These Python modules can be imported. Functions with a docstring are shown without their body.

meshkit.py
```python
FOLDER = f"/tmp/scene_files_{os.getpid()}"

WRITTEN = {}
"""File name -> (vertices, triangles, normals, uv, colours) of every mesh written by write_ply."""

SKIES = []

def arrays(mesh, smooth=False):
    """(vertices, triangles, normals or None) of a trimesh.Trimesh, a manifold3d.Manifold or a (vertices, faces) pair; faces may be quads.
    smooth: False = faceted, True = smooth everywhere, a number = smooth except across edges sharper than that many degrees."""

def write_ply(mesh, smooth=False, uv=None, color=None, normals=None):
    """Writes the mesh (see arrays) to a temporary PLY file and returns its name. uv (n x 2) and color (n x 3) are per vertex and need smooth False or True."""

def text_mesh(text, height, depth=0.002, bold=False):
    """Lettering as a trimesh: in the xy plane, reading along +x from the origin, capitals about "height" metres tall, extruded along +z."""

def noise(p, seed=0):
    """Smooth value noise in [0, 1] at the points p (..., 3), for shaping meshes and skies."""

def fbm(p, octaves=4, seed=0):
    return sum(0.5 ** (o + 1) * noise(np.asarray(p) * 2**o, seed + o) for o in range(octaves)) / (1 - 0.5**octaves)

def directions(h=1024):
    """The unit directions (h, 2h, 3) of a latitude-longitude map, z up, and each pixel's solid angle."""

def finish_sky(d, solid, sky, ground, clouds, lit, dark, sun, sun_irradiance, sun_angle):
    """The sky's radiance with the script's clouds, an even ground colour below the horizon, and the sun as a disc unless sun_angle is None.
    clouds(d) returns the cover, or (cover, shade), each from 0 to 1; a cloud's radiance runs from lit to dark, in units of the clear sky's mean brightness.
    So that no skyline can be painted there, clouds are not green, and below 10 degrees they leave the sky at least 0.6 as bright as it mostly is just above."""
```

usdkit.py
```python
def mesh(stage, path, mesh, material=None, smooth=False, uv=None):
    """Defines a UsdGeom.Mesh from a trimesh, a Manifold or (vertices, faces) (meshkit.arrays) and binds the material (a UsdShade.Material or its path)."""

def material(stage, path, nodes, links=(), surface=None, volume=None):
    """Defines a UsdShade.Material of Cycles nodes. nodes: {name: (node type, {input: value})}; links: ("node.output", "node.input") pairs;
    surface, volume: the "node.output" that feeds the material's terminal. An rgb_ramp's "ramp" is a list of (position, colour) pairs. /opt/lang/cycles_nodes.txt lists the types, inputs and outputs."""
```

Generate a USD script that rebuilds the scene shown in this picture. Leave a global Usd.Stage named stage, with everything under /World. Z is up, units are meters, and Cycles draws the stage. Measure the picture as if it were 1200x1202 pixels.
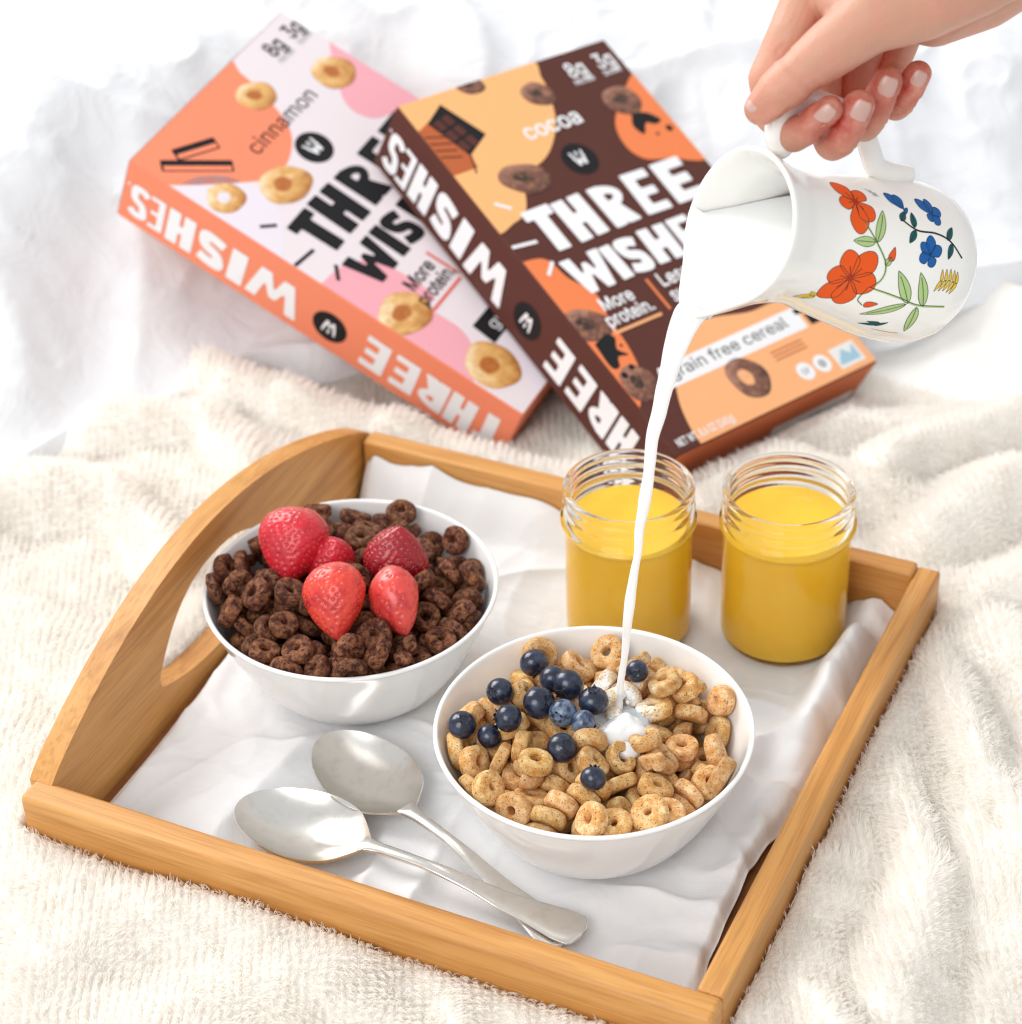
import math, random
import numpy as np
import trimesh, manifold3d
from shapely.geometry import Polygon, LineString, Point, box as sbox
from shapely.ops import unary_union
from shapely import affinity
from pxr import Usd, UsdGeom, UsdLux, UsdShade, Sdf, Gf, Vt
import usdkit, meshkit

stage = Usd.Stage.CreateInMemory()
UsdGeom.SetStageUpAxis(stage, 'Z'); UsdGeom.SetStageMetersPerUnit(stage, 1.0)
UsdGeom.Xform.Define(stage, '/World'); UsdGeom.Scope.Define(stage, '/World/Looks')
CM = 0.01                                   # lengths below are written in centimetres

# ------------------------------------------------------------------ camera, light, exposure
EYE = np.array([0.0, -106.537, 76.9874])
RGT = np.array([0.9993974, -0.0203306, -0.0281339]); UPV = np.array([0.0347109, 0.5853576, 0.8100319]); FWD = np.array([0.0, 0.8105203, -0.5857105])
cam = UsdGeom.Camera.Define(stage, '/World/camera')
cam.CreateHorizontalApertureAttr(36.0); cam.CreateVerticalApertureAttr(36.06); cam.CreateFocalLengthAttr(81.09)
cam.CreateFStopAttr(8.5); cam.CreateFocusDistanceAttr(1.055); cam.CreateExposureAttr(0.60); cam.CreateClippingRangeAttr((0.05, 100.0))
mat = np.eye(4); mat[0, :3] = RGT; mat[1, :3] = UPV; mat[2, :3] = -FWD; mat[3, :3] = EYE * CM
UsdGeom.Xformable(cam).AddTransformOp().Set(Gf.Matrix4d(*mat.ravel().tolist()))

def lamp(name, pos, target, w, h, power, color):
    l = UsdLux.RectLight.Define(stage, '/World/' + name)
    l.CreateWidthAttr(w); l.CreateHeightAttr(h); l.CreateIntensityAttr(power); l.CreateColorAttr(Gf.Vec3f(*color))
    z = np.array(pos, float) - np.array(target, float); z /= np.linalg.norm(z)
    x = np.cross([0, 0, 1], z); x /= np.linalg.norm(x); y = np.cross(z, x)
    m = np.eye(4); m[0, :3] = x; m[1, :3] = y; m[2, :3] = z; m[3, :3] = pos
    UsdGeom.Xformable(l).AddTransformOp().Set(Gf.Matrix4d(*m.ravel().tolist()))
WINDOW, ROOM, FILL = 5.6, 0.50, 3.4
lamp('window_light', (-1.7, 1.5, 1.9), (0, 0, 0), 1.7, 1.7, WINDOW, (1.0, 0.985, 0.96))
lamp('front_fill_light', (-1.3, -2.3, 2.0), (0, 0, 0), 1.8, 1.6, FILL, (1.0, 0.99, 0.97))  # added soft room fill from the front, no window known there
usdkit.material(stage, '/World/Looks/room_air', {'b': ('background_shader', {'color': (0.97, 0.985, 1.0), 'strength': ROOM})}, surface='b.background')
dome = UsdLux.DomeLight.Define(stage, '/World/room_light')
UsdShade.MaterialBindingAPI.Apply(dome.GetPrim()).Bind(UsdShade.Material.Get(stage, '/World/Looks/room_air'))

# ------------------------------------------------------------------ helpers
_used = {}
def numbered(parent, name):
    k = (parent, name); n = _used.get(k, -1) + 1; _used[k] = n
    return name if n == 0 else f'{name}_{n:03d}'
def prim_path(name, parent=None):
    p = str(parent.GetPath()) if parent is not None else '/World'
    return p + '/' + numbered(p, name)
def tag(p, label=None, cat=None, group=None, kind=None):
    for k, v in (('label', label), ('category', cat), ('group', group), ('kind', kind)):
        if v: p.SetCustomDataByKey(k, v)
    return p
def thing(name, label, cat, group=None, T=None, kind=None):
    x = UsdGeom.Xform.Define(stage, prim_path(name))
    if T is not None: x.AddTransformOp().Set(Gf.Matrix4d(*np.asarray(T, float).T.ravel().tolist()))
    return tag(x.GetPrim(), label, cat, group, kind)
def mtx(pos, X, Y, Z):
    m = np.eye(4); m[:3, 0] = X; m[:3, 1] = Y; m[:3, 2] = Z; m[:3, 3] = np.asarray(pos) * CM
    return m
def obj(name, mesh, m, parent=None, smooth=True, T=None, tint=None):
    """One mesh, given in centimetres."""
    if hasattr(mesh, 'to_mesh'):
        q = mesh.to_mesh(); v, f = np.array(q.vert_properties[:, :3], float), np.array(q.tri_verts)
    elif isinstance(mesh, (tuple, list)): v, f = np.asarray(mesh[0], float), np.asarray(mesh[1])
    else: v, f = np.array(mesh.vertices), np.array(mesh.faces)
    u = usdkit.mesh(stage, prim_path(name, parent), (v * CM, f), '/World/Looks/' + m, smooth=smooth)
    if tint is not None:
        UsdGeom.PrimvarsAPI(u).CreatePrimvar('tint', Sdf.ValueTypeNames.Color3fArray, 'vertex').Set(Vt.Vec3fArray.FromNumpy(np.asarray(tint, np.float32)))
    if T is not None: UsdGeom.Xformable(u).AddTransformOp().Set(Gf.Matrix4d(*np.asarray(T, float).T.ravel().tolist()))
    return u.GetPrim()
def join(ms):
    V, F, n = [], [], 0
    for m in ms:
        v, f = (m if isinstance(m, tuple) else (np.array(m.vertices), np.array(m.faces)))
        if f.shape[1] == 4: f = np.vstack([f[:, [0, 1, 2]], f[:, [0, 2, 3]]])
        V.append(v); F.append(f + n); n += len(v)
    return np.vstack(V), np.vstack(F)
def grid_faces(n, m, wrap_m=False, wrap_n=False):
    i = np.arange(n if wrap_n else n - 1)[:, None]; j = np.arange(m if wrap_m else m - 1)[None, :]
    a = i * m + j; b = i * m + (j + 1) % m; c = ((i + 1) % n) * m + (j + 1) % m; d = ((i + 1) % n) * m + j
    return np.stack([a, b, c, d], -1).reshape(-1, 4)
def tri(f): return np.vstack([f[:, [0, 1, 2]], f[:, [0, 2, 3]]])
def lathe(prof, n=96, rad=None):
    """Closed or open profile of (r, z); outward normals when the profile runs bottom to top on the outside."""
    p = np.array(prof, float); t = np.linspace(0, 2 * np.pi, n, endpoint=False)
    v = np.stack([p[:, None, 0] * np.cos(t), p[:, None, 0] * np.sin(t), np.repeat(p[:, 1:2], n, 1)], -1)
    return v.reshape(-1, 3), tri(grid_faces(len(p), n, True)[:, [0, 1, 2, 3]])
def curve(pts, n):
    """Catmull-Rom through the points."""
    p = np.array(pts, float); p = np.vstack([2 * p[0] - p[1], p, 2 * p[-1] - p[-2]])
    s = np.linspace(0, len(p) - 3 - 1e-9, n); i = s.astype(int); t = (s - i)[:, None]
    a, b, c, d = p[i], p[i + 1], p[i + 2], p[i + 3]
    return 0.5 * (2 * b + (c - a) * t + (2 * a - 5 * b + 4 * c - d) * t ** 2 + (3 * b - a - 3 * c + d) * t ** 3)
def tube(path, rad, n=20, squash=None, up=(0.1, 0.2, 1), caps=True):
    path = np.asarray(path, float); rad = np.broadcast_to(rad, len(path)).astype(float)
    t = np.gradient(path, axis=0); t /= np.linalg.norm(t, axis=1)[:, None]
    s = np.cross(t, up); s /= np.linalg.norm(s, axis=1)[:, None]; w = np.cross(s, t)
    a = np.linspace(0, 2 * np.pi, n, endpoint=False); q = np.ones(len(path)) if squash is None else np.broadcast_to(squash, len(path))
    v = path[:, None] + rad[:, None, None] * (np.cos(a)[None, :, None] * s[:, None] + q[:, None, None] * np.sin(a)[None, :, None] * w[:, None])
    f = tri(grid_faces(len(path), n, True)); v = v.reshape(-1, 3)
    if caps:
        k = len(v); v = np.vstack([v, path[:1], path[-1:]]); j = np.arange(n); e = (len(path) - 1) * n
        f = np.vstack([f, np.stack([j, np.full(n, k), (j + 1) % n], 1), np.stack([e + j, e + (j + 1) % n, np.full(n, k + 1)], 1)])
    return v, f
def sstep(a, b, x):
    t = np.clip((np.asarray(x, float) - a) / (b - a), 0, 1); return t * t * (3 - 2 * t)
def nz(p, s, seed=0): return meshkit.noise(np.asarray(p, float) * s, seed) - 0.5
def fb(p, s, o=3, seed=0): return meshkit.fbm(np.asarray(p, float) * s, o, seed) - 0.5
def seg_dist(p, a, b):
    a, b = np.array(a, float), np.array(b, float); d = b - a
    t = np.clip(((p - a) @ d) / (d @ d), 0, 1)
    return np.linalg.norm(p - a - t[..., None] * d, axis=-1)

# ------------------------------------------------------------------ materials
def pm(name, color, rough=0.5, c2=None, scale=200, lo=0.35, hi=0.65, bump=0, bscale=300, bdist=0.001, stretch=None, tint=False, detail=4, **kw):
    n = {'p': ('principled_bsdf', {'base_color': color, 'roughness': rough, **kw}), 'tc': ('texture_coordinate', {})}; L = []
    src = 'tc.object'
    if stretch:
        n['mp'] = ('mapping', {'scale': stretch}); L.append(('tc.object', 'mp.vector')); src = 'mp.vector'
    base = None
    if tint:
        n['at'] = ('attribute', {'attribute': 'tint'}); base = 'at.color'
    if c2 is not None:
        n['nt'] = ('noise_texture', {'scale': scale, 'detail': detail, 'roughness': 0.6}); L.append((src, 'nt.vector'))
        if tint:
            n['rr'] = ('rgb_ramp', {'ramp': [(lo, (0, 0, 0)), (hi, (1, 1, 1))]}); n['mx'] = ('mix', {'color2': c2})
            L += [('nt.fac', 'rr.fac'), ('rr.color', 'mx.fac'), ('at.color', 'mx.color1')]; base = 'mx.color'
        else:
            n['rr'] = ('rgb_ramp', {'ramp': [(lo, color), (hi, c2)]}); L.append(('nt.fac', 'rr.fac')); base = 'rr.color'
    if base: L.append((base, 'p.base_color'))
    if bump:
        n['bn'] = ('noise_texture', {'scale': bscale, 'detail': 4, 'roughness': 0.6}); n['bu'] = ('bump', {'strength': bump, 'distance': bdist})
        L += [(src, 'bn.vector'), ('bn.fac', 'bu.height'), ('bu.normal', 'p.normal')]
    return usdkit.material(stage, '/World/Looks/' + name, n, L, surface='p.BSDF')

def wood(name, axis):
    s = {'x': (5, 70, 70), 'y': (70, 5, 70)}[axis]; s2 = {'x': (25, 600, 600), 'y': (600, 25, 600)}[axis]
    n = {'tc': ('texture_coordinate', {}), 'm1': ('mapping', {'scale': s}), 'm2': ('mapping', {'scale': s2}),
         'n1': ('noise_texture', {'scale': 1.0, 'detail': 5, 'roughness': 0.6, 'distortion': 0.8}), 'n2': ('noise_texture', {'scale': 1.0, 'detail': 2}),
         'r1': ('rgb_ramp', {'ramp': [(0.28, (0.46, 0.195, 0.042)), (0.5, (0.62, 0.295, 0.078)), (0.72, (0.68, 0.36, 0.115))]}),
         'r2': ('rgb_ramp', {'ramp': [(0.36, (0.62, 0.52, 0.42)), (0.52, (1, 1, 1))]}),
         'mx': ('mix', {'mix_type': 'multiply', 'fac': 0.38}), 'bu': ('bump', {'strength': 0.25, 'distance': 0.0006}),
         'p': ('principled_bsdf', {'roughness': 0.42})}
    L = [('tc.object', 'm1.vector'), ('tc.object', 'm2.vector'), ('m1.vector', 'n1.vector'), ('m2.vector', 'n2.vector'), ('n1.fac', 'r1.fac'), ('n2.fac', 'r2.fac'),
         ('r1.color', 'mx.color1'), ('r2.color', 'mx.color2'), ('mx.color', 'p.base_color'), ('n2.fac', 'bu.height'), ('bu.normal', 'p.normal')]
    usdkit.material(stage, '/World/Looks/' + name, n, L, surface='p.BSDF')
wood('wood_along', 'x'); wood('wood_across', 'y')
pm('wood_dark', (0.30, 0.12, 0.03), 0.5, c2=(0.2, 0.07, 0.02), scale=1, stretch=(5, 60, 60))

def cloth_mat(name, color, weave, bump, transl=0.15, wrinkle=0):
    n = {'tc': ('texture_coordinate', {}), 'nt': ('noise_texture', {'scale': weave, 'detail': 2}), 'bu': ('bump', {'strength': bump, 'distance': 0.0004}),
         'd': ('principled_bsdf', {'base_color': color, 'roughness': 0.9, 'sheen_weight': 0.15, 'sheen_roughness': 0.5}), 't': ('translucent_bsdf', {'color': color}), 'm': ('mix_closure', {'fac': transl})}
    L = [('tc.object', 'nt.vector'), ('nt.fac', 'bu.height'), ('bu.normal', 'd.normal'), ('d.BSDF', 'm.closure1'), ('t.BSDF', 'm.closure2')]
    if wrinkle:
        n['n3'] = ('noise_texture', {'scale': 28, 'detail': 5, 'roughness': 0.55, 'distortion': 1.2}); n['b3'] = ('bump', {'strength': wrinkle, 'distance': 0.006})
        L += [('tc.object', 'n3.vector'), ('n3.fac', 'b3.height'), ('b3.normal', 'bu.normal')]
    usdkit.material(stage, '/World/Looks/' + name, n, L, surface='m.closure')
cloth_mat('napkin_cotton', (0.89, 0.89, 0.90), 2200, 0.15, 0.12, 0.22)
cloth_mat('duvet_cotton', (0.83, 0.845, 0.87), 1800, 0.1, 0.1, 0.4)
pm('plush_base', (0.93, 0.91, 0.875), 0.95, c2=(0.90, 0.87, 0.82), scale=60)
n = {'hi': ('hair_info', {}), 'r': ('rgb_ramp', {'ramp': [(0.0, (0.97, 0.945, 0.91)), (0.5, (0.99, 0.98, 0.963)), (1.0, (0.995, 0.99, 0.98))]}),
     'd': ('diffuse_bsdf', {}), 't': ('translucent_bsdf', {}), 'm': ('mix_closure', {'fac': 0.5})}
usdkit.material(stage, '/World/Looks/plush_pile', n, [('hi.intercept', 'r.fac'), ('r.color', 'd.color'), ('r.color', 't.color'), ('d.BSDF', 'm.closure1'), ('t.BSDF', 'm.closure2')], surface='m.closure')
pm('porcelain', (0.86, 0.865, 0.86), 0.09, coat_weight=0.3, coat_roughness=0.05)
pm('jug_glaze', (0.88, 0.87, 0.83), 0.12, coat_weight=0.2, coat_roughness=0.05)
pm('milk', (0.94, 0.94, 0.93), 0.18, subsurface_weight=0.4, subsurface_radius=(0.004, 0.0035, 0.003), subsurface_scale=1.0)
pm('milk_thin', (0.72, 0.78, 0.84), 0.15, subsurface_weight=0.3, subsurface_radius=(0.004, 0.0035, 0.003), subsurface_scale=1.0)
usdkit.material(stage, '/World/Looks/clear_glass', {'g': ('principled_bsdf', {'base_color': (0.985, 0.99, 0.985), 'roughness': 0.0, 'ior': 1.25, 'transmission_weight': 1.0})}, surface='g.BSDF')
pm('orange_juice', (1.0, 0.55, 0.026), 0.25, c2=(1.0, 0.575, 0.04), scale=90, subsurface_weight=0.15, subsurface_radius=(0.006, 0.004, 0.001), subsurface_scale=1.0)
pm('juice_foam', (0.88, 0.52, 0.06), 0.3, c2=(0.9, 0.58, 0.1), scale=500)
pm('silver', (0.78, 0.757, 0.715), 0.24, c2=(0.62, 0.58, 0.53), scale=160, lo=0.5, hi=0.9, metallic=1.0, bump=0.05, bscale=900, bdist=0.0002)
# cereal
def cereal(name, base, dark, light, s1, s2, bump, lo=0.42):
    n = {'g': ('geometry', {}), 'n1': ('noise_texture', {'scale': s1, 'detail': 4, 'roughness': 0.65}), 'n2': ('noise_texture', {'scale': s2, 'detail': 2, 'roughness': 0.7}),
         'r1': ('rgb_ramp', {'ramp': [(0.40, base), (0.70, light)]}), 'r2': ('rgb_ramp', {'ramp': [(lo - 0.09, (1, 1, 1)), (lo, (0, 0, 0))]}), 'mx': ('mix', {'color2': dark}),
         'n3': ('noise_texture', {'scale': 900, 'detail': 4, 'roughness': 0.7}), 'bu': ('bump', {'strength': bump, 'distance': 0.0012}), 'at': ('attribute', {'attribute': 'tint'}), 'mt': ('mix', {'mix_type': 'multiply', 'fac': 1.0}),
         'p': ('principled_bsdf', {'roughness': 0.6, 'ior': 1.3, 'subsurface_weight': 0.12, 'subsurface_radius': (0.002, 0.001, 0.0005), 'subsurface_scale': 1.0})}
    L = [('g.position', 'n1.vector'), ('g.position', 'n2.vector'), ('g.position', 'n3.vector'), ('n1.fac', 'r1.fac'), ('n2.fac', 'r2.fac'), ('r2.color', 'mx.fac'), ('r1.color', 'mx.color1'),
         ('mx.color', 'mt.color1'), ('at.color', 'mt.color2'), ('mt.color', 'p.base_color'), ('n3.fac', 'bu.height'), ('bu.normal', 'p.normal')]
    usdkit.material(stage, '/World/Looks/' + name, n, L, surface='p.BSDF')
cereal('tan_cereal', (0.62, 0.31, 0.095), (0.11, 0.035, 0.010), (0.90, 0.66, 0.37), 230, 1150, 0.6, 0.415)
cereal('cocoa_cereal', (0.070, 0.019, 0.012), (0.018, 0.0055, 0.004), (0.40, 0.17, 0.08), 330, 600, 1.0, 0.44)
pm('berry_skin', (0.008, 0.012, 0.030), 0.24, c2=(0.045, 0.068, 0.13), scale=240, lo=0.44, hi=0.80, bump=0.1, bscale=900, coat_weight=0.25, coat_roughness=0.12)
pm('berry_crown', (0.012, 0.014, 0.028), 0.6)
pm('berry_milky', (0.15, 0.20, 0.29), 0.25, c2=(0.02, 0.032, 0.07), scale=220, lo=0.4, hi=0.6)
pm('strawberry_red', (0.66, 0.035, 0.045), 0.28, c2=(0.40, 0.006, 0.02), scale=110, lo=0.45, hi=0.75, tint=True, bump=0.15, bscale=700, subsurface_weight=0.25, subsurface_radius=(0.006, 0.0012, 0.001), subsurface_scale=1.0, coat_weight=0.15, coat_roughness=0.15)
pm('strawberry_seed', (0.66, 0.20, 0.07), 0.4)
pm('skin', (0.6, 0.33, 0.23), 0.45, c2=(0.62, 0.29, 0.205), scale=110, lo=0.42, hi=0.75, tint=True, bump=0.45, bscale=900, bdist=0.0006, subsurface_weight=0.2, subsurface_radius=(0.005, 0.002, 0.0012), subsurface_scale=1.0)
pm('nail', (0.66, 0.385, 0.315), 0.3, subsurface_weight=0.2, subsurface_radius=(0.003, 0.0015, 0.001), subsurface_scale=1.0)
def ink(name, c, rough=0.55): pm('ink_' + name, c, rough, ior=1.28)
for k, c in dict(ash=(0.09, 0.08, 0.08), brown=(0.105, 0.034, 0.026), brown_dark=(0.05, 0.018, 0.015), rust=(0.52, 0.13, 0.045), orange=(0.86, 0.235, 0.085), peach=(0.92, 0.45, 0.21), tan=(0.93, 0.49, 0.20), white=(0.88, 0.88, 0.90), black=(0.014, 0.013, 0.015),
                 coral=(0.90, 0.27, 0.15), blush=(0.80, 0.72, 0.75), pink=(0.86, 0.40, 0.46), lilac=(0.80, 0.73, 0.80), grey=(0.45, 0.45, 0.47), paper=(0.82, 0.80, 0.78), bluegrey=(0.35, 0.55, 0.68), red=(0.75, 0.12, 0.08),
                 flower=(0.80, 0.10, 0.012), flower_dark=(0.40, 0.03, 0.01), blue=(0.012, 0.11, 0.36), blue_dark=(0.008, 0.04, 0.13), leaf=(0.42, 0.58, 0.24), line=(0.02, 0.03, 0.02), teal=(0.012, 0.10, 0.11), yellow=(0.78, 0.52, 0.06), gold=(0.55, 0.38, 0.09)).items(): ink(k, c)
pm('print_photo', (0.5, 0.3, 0.1), 0.45, tint=True, c2=(0.62, 0.33, 0.13), scale=350, lo=0.5, hi=0.95)

# ------------------------------------------------------------------ tray frame (used by the bedding as well)
TC, TYAW, TW, TD, TH = np.array([-0.625, -18.843]), math.radians(-26.054), 34.72, 33.52, 3.5
def to_tray(x, y):
    dx, dy = x - TC[0], y - TC[1]; c, s = math.cos(TYAW), math.sin(TYAW)
    return dx * c + dy * s, -dx * s + dy * c
def from_tray(a, b):
    c, s = math.cos(TYAW), math.sin(TYAW); return TC[0] + a * c - b * s, TC[1] + a * s + b * c
def tray_dist(x, y):
    a, b = to_tray(x, y); qa, qb = np.abs(a) - TW / 2, np.abs(b) - TD / 2
    return np.hypot(np.maximum(qa, 0), np.maximum(qb, 0)) + np.minimum(np.maximum(qa, qb), 0)
# the two cartons: centre, rotation vector, width, height, depth
BW, BH, BD = 17.03, 27.76, 4.98
def rot(v):
    v = np.array(v); a = np.linalg.norm(v); k = v / a; K = np.array([[0, -k[2], k[1]], [k[2], 0, -k[0]], [-k[1], k[0], 0]])
    return np.eye(3) + math.sin(a) * K + (1 - math.cos(a)) * K @ K
BOX1 = (np.array([-7.0039, 18.7789, 8.1754]), rot([0.4862, 0.0885, 1.0644]))
BOX2 = (np.array([7.3288, 15.3484, 7.4174]), rot([0.4302, 0.2292, 0.6755]))
def under_box(x, y, box, gap):
    """Height of the carton's lower face at (x, y), rising away quickly outside its footprint."""
    c, R = box; n = R[:, 2]; p = c - n * (BD / 2 + gap)
    z = p[2] - ((x - p[0]) * n[0] + (y - p[1]) * n[1]) / n[2]
    d = np.stack([x - p[0], y - p[1], z - p[2]], -1) @ R
    out = np.maximum(np.abs(d[..., 0]) - BW / 2, 0) + np.maximum(np.abs(d[..., 1]) - BH / 2, 0)
    return z + 1.3 * out

# ------------------------------------------------------------------ bedding
RIDGES = [((-30, 1.0), (-23, -0.6), 2.3, 2.3), ((-23, -0.6), (-17.2, -5.5), 2.3, 1.8), ((-25, 6.3), (-17, 5.8), 2.2, 2.2), ((-17, 5.8), (-13.4, 1.6), 2.2, 2.0),
          ((-19, 11.5), (-12.5, 8.2), 2.0, 2.4), ((-12.5, 8.2), (-6.5, 5.6), 2.0, 2.0), ((-6.5, 5.6), (3.5, 0.4), 1.6, 2.4), ((-32, -8), (-22, -14), 2.6, 1.2), ((-27, -17), (-21, -27), 2.5, 0.9),
          ((21.5, -6.5), (29, -1.8), 2.2, 2.0), ((21.5, 0.3), (31, 5.0), 2.6, 2.2), ((19.4, -14.5), (23, -21.5), 1.7, 1.7), ((23, -21.5), (25.5, -30), 2.0, 1.4), ((21.8, -11.8), (28, -9.3), 2.0, 1.6),
          ((17.8, -23.5), (18.4, -30), 1.7, 1.3), ((18.4, -30), (15, -38), 2.0, 1.3), ((24.5, -14), (29, -19.5), 2.3, 1.6), ((-12, -37), (-2, -42), 2.5, 0.9), ((3, -38.5), (12, -43), 2.4, 0.8), ((13.5, 2.5), (22, -3), 2.6, 1.3)]
def duvet_edge(x):
    return np.interp(x, [-80, -40, -29.3, -22.5, -18.8, -13, 0, 14, 21, 26.8, 33.1, 45, 80], [-14, -4, 2.6, 7.4, 11.2, 14.5, 17, 17, 14, 17.0, 21.5, 27, 36]) + 0.7 * np.sin(x * 0.7)
def blanket_z(x, y):
    p = np.stack([x, y], -1); d = tray_dist(x, y)
    q = np.stack([x + 4 * nz(np.stack([x, y, 0 * x], -1), 0.12, 5), y + 4 * nz(np.stack([x, y, 0 * x], -1), 0.12, 9), 0 * x], -1)
    pw = q[..., :2]
    fold = 1 - np.abs(2 * meshkit.noise(q * [0.11, 0.075, 1] + 4, 6) - 1)
    z = -0.1 + 2.4 * fb(q, 0.075, 3, 2) + 2.3 * fold ** 2.2 + 0.9 * fb(q * [1.0, 0.45, 1], 0.22, 2, 4)
    for a, b, w, h in RIDGES:
        z = np.maximum(z, z * 0.3 + 1.4 * h * np.exp(-(seg_dist(pw, a, b) / w) ** 2))
    z += 0.25 * fb(q, 0.55, 2, 12)
    near = sstep(0.3, 4.5, d)
    z = (1.55 + 0.7 * nz(q, 0.3, 8)) * (1 - near) + z * near
    z = np.where(d < 0.25, -1.1 + (z + 1.1) * sstep(-0.4, 0.25, d), z)
    z = np.minimum(z, under_box(x, y, BOX1, 0.55)); z = np.minimum(z, under_box(x, y, BOX2, 0.55))
    z = z - 3.0 * sstep(0.6, 3.5, y - duvet_edge(x))       # under the duvet the blanket sinks away
    return z
def duvet_z(x, y):
    P = np.stack([x, y, 0 * x], -1)
    q = P + 7 * np.stack([nz(P, 0.06, 21), nz(P, 0.06, 22), 0 * x], -1)
    e = y - duvet_edge(x)
    left = sstep(6, -16, x)
    mound = 2.3 + (8.3 + 4.0 * left) * sstep(2 - 3 * left, 25, e) + 0.05 * np.maximum(e - 20, 0)
    rid = 1 - np.abs(2 * meshkit.noise(q * [0.05, 0.13, 1], 31) - 1)
    rid2 = 1 - np.abs(2 * meshkit.noise(q * [0.16, 0.10, 1] + 3, 33) - 1)
    z = mound + 1.8 * fb(q, 0.05, 3, 25) + (1.1 * (rid ** 3 - 0.3) + 0.6 * (rid2 ** 3 - 0.3)) * sstep(0, 6, e)
    rid3 = 1 - np.abs(2 * meshkit.noise(q * [0.34, 0.42, 1] + 7, 35) - 1)
    z = z + 0.30 * rid3 ** 4 * sstep(0, 4, e) + 0.6 * np.exp(-(e / 1.2) ** 2)
    z = np.where(e < 0.9, z - 2.4 * (1 - sstep(-0.3, 0.9, e)), z)
    for B in (BOX1, BOX2):
        u = under_box(x, y, B, 0.15); k = 0.6
        hlp = np.clip(0.5 + 0.5 * (u - z) / k, 0, 1); z = u * (1 - hlp) + z * hlp - k * hlp * (1 - hlp)
    return z
blanket = thing('plush_blanket', 'cream plush blanket with deep soft pile, rumpled around the wooden tray', 'blanket')
gx, gy = np.linspace(-46, 46, 260), np.linspace(-62, 22, 240)
X, Y = np.meshgrid(gx, gy, indexing='ij')
obj('blanket_cloth', (np.stack([X, Y, blanket_z(X, Y)], -1).reshape(-1, 3), tri(grid_faces(260, 240))), 'plush_base', blanket)
# pile: soft fibres, combed and clumped
rng = np.random.default_rng(11)
N = 600000
px, py = rng.uniform(-40, 40, N), rng.uniform(-50, 20, N)
keep = (tray_dist(px, py) > 0.12) & (py < duvet_edge(px) + 1.0) & (py < 36 - 1.1 * np.abs(px - 2)) & (np.abs(px) < 33 + 0.22 * py)
px, py = px[keep], py[keep]; N = len(px)
pz = blanket_z(px, py); e = 0.15
nx = -(blanket_z(px + e, py) - pz) / e; ny = -(blanket_z(px, py + e) - pz) / e
nn = np.stack([nx, ny, np.ones(N)], -1); nn /= np.linalg.norm(nn, axis=1)[:, None]
root = np.stack([px, py, pz - 0.03], -1)
P3 = np.stack([px, py, 0 * px], -1)
comb = np.stack([nz(P3, 0.16, 41), nz(P3, 0.16, 42) - 0.18, 0 * px], -1) * 3.0 + np.stack([nz(P3, 0.9, 43), nz(P3, 0.9, 44), 0 * px], -1) * 1.5
cell = P3 + 0.25 * np.stack([nz(P3, 1.3, 45), nz(P3, 1.3, 46), 0 * px], -1)
cid = np.floor(cell / 0.42); cen = np.stack([meshkit.noise(cid * 1.7 + 0.5, 47), meshkit.noise(cid * 1.7 + 0.5, 48), 0 * px], -1)
pull = (cid + 0.25 + 0.5 * cen) * 0.42 - P3; pull[:, 2] = 0
ln = rng.uniform(0.38, 0.68, N) * (0.85 + 0.5 * fb(P3, 0.5, 2, 49)); d_t = tray_dist(px, py); ln *= np.where(d_t < 0.8, 0.6 + 0.5 * d_t, 1)
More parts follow.
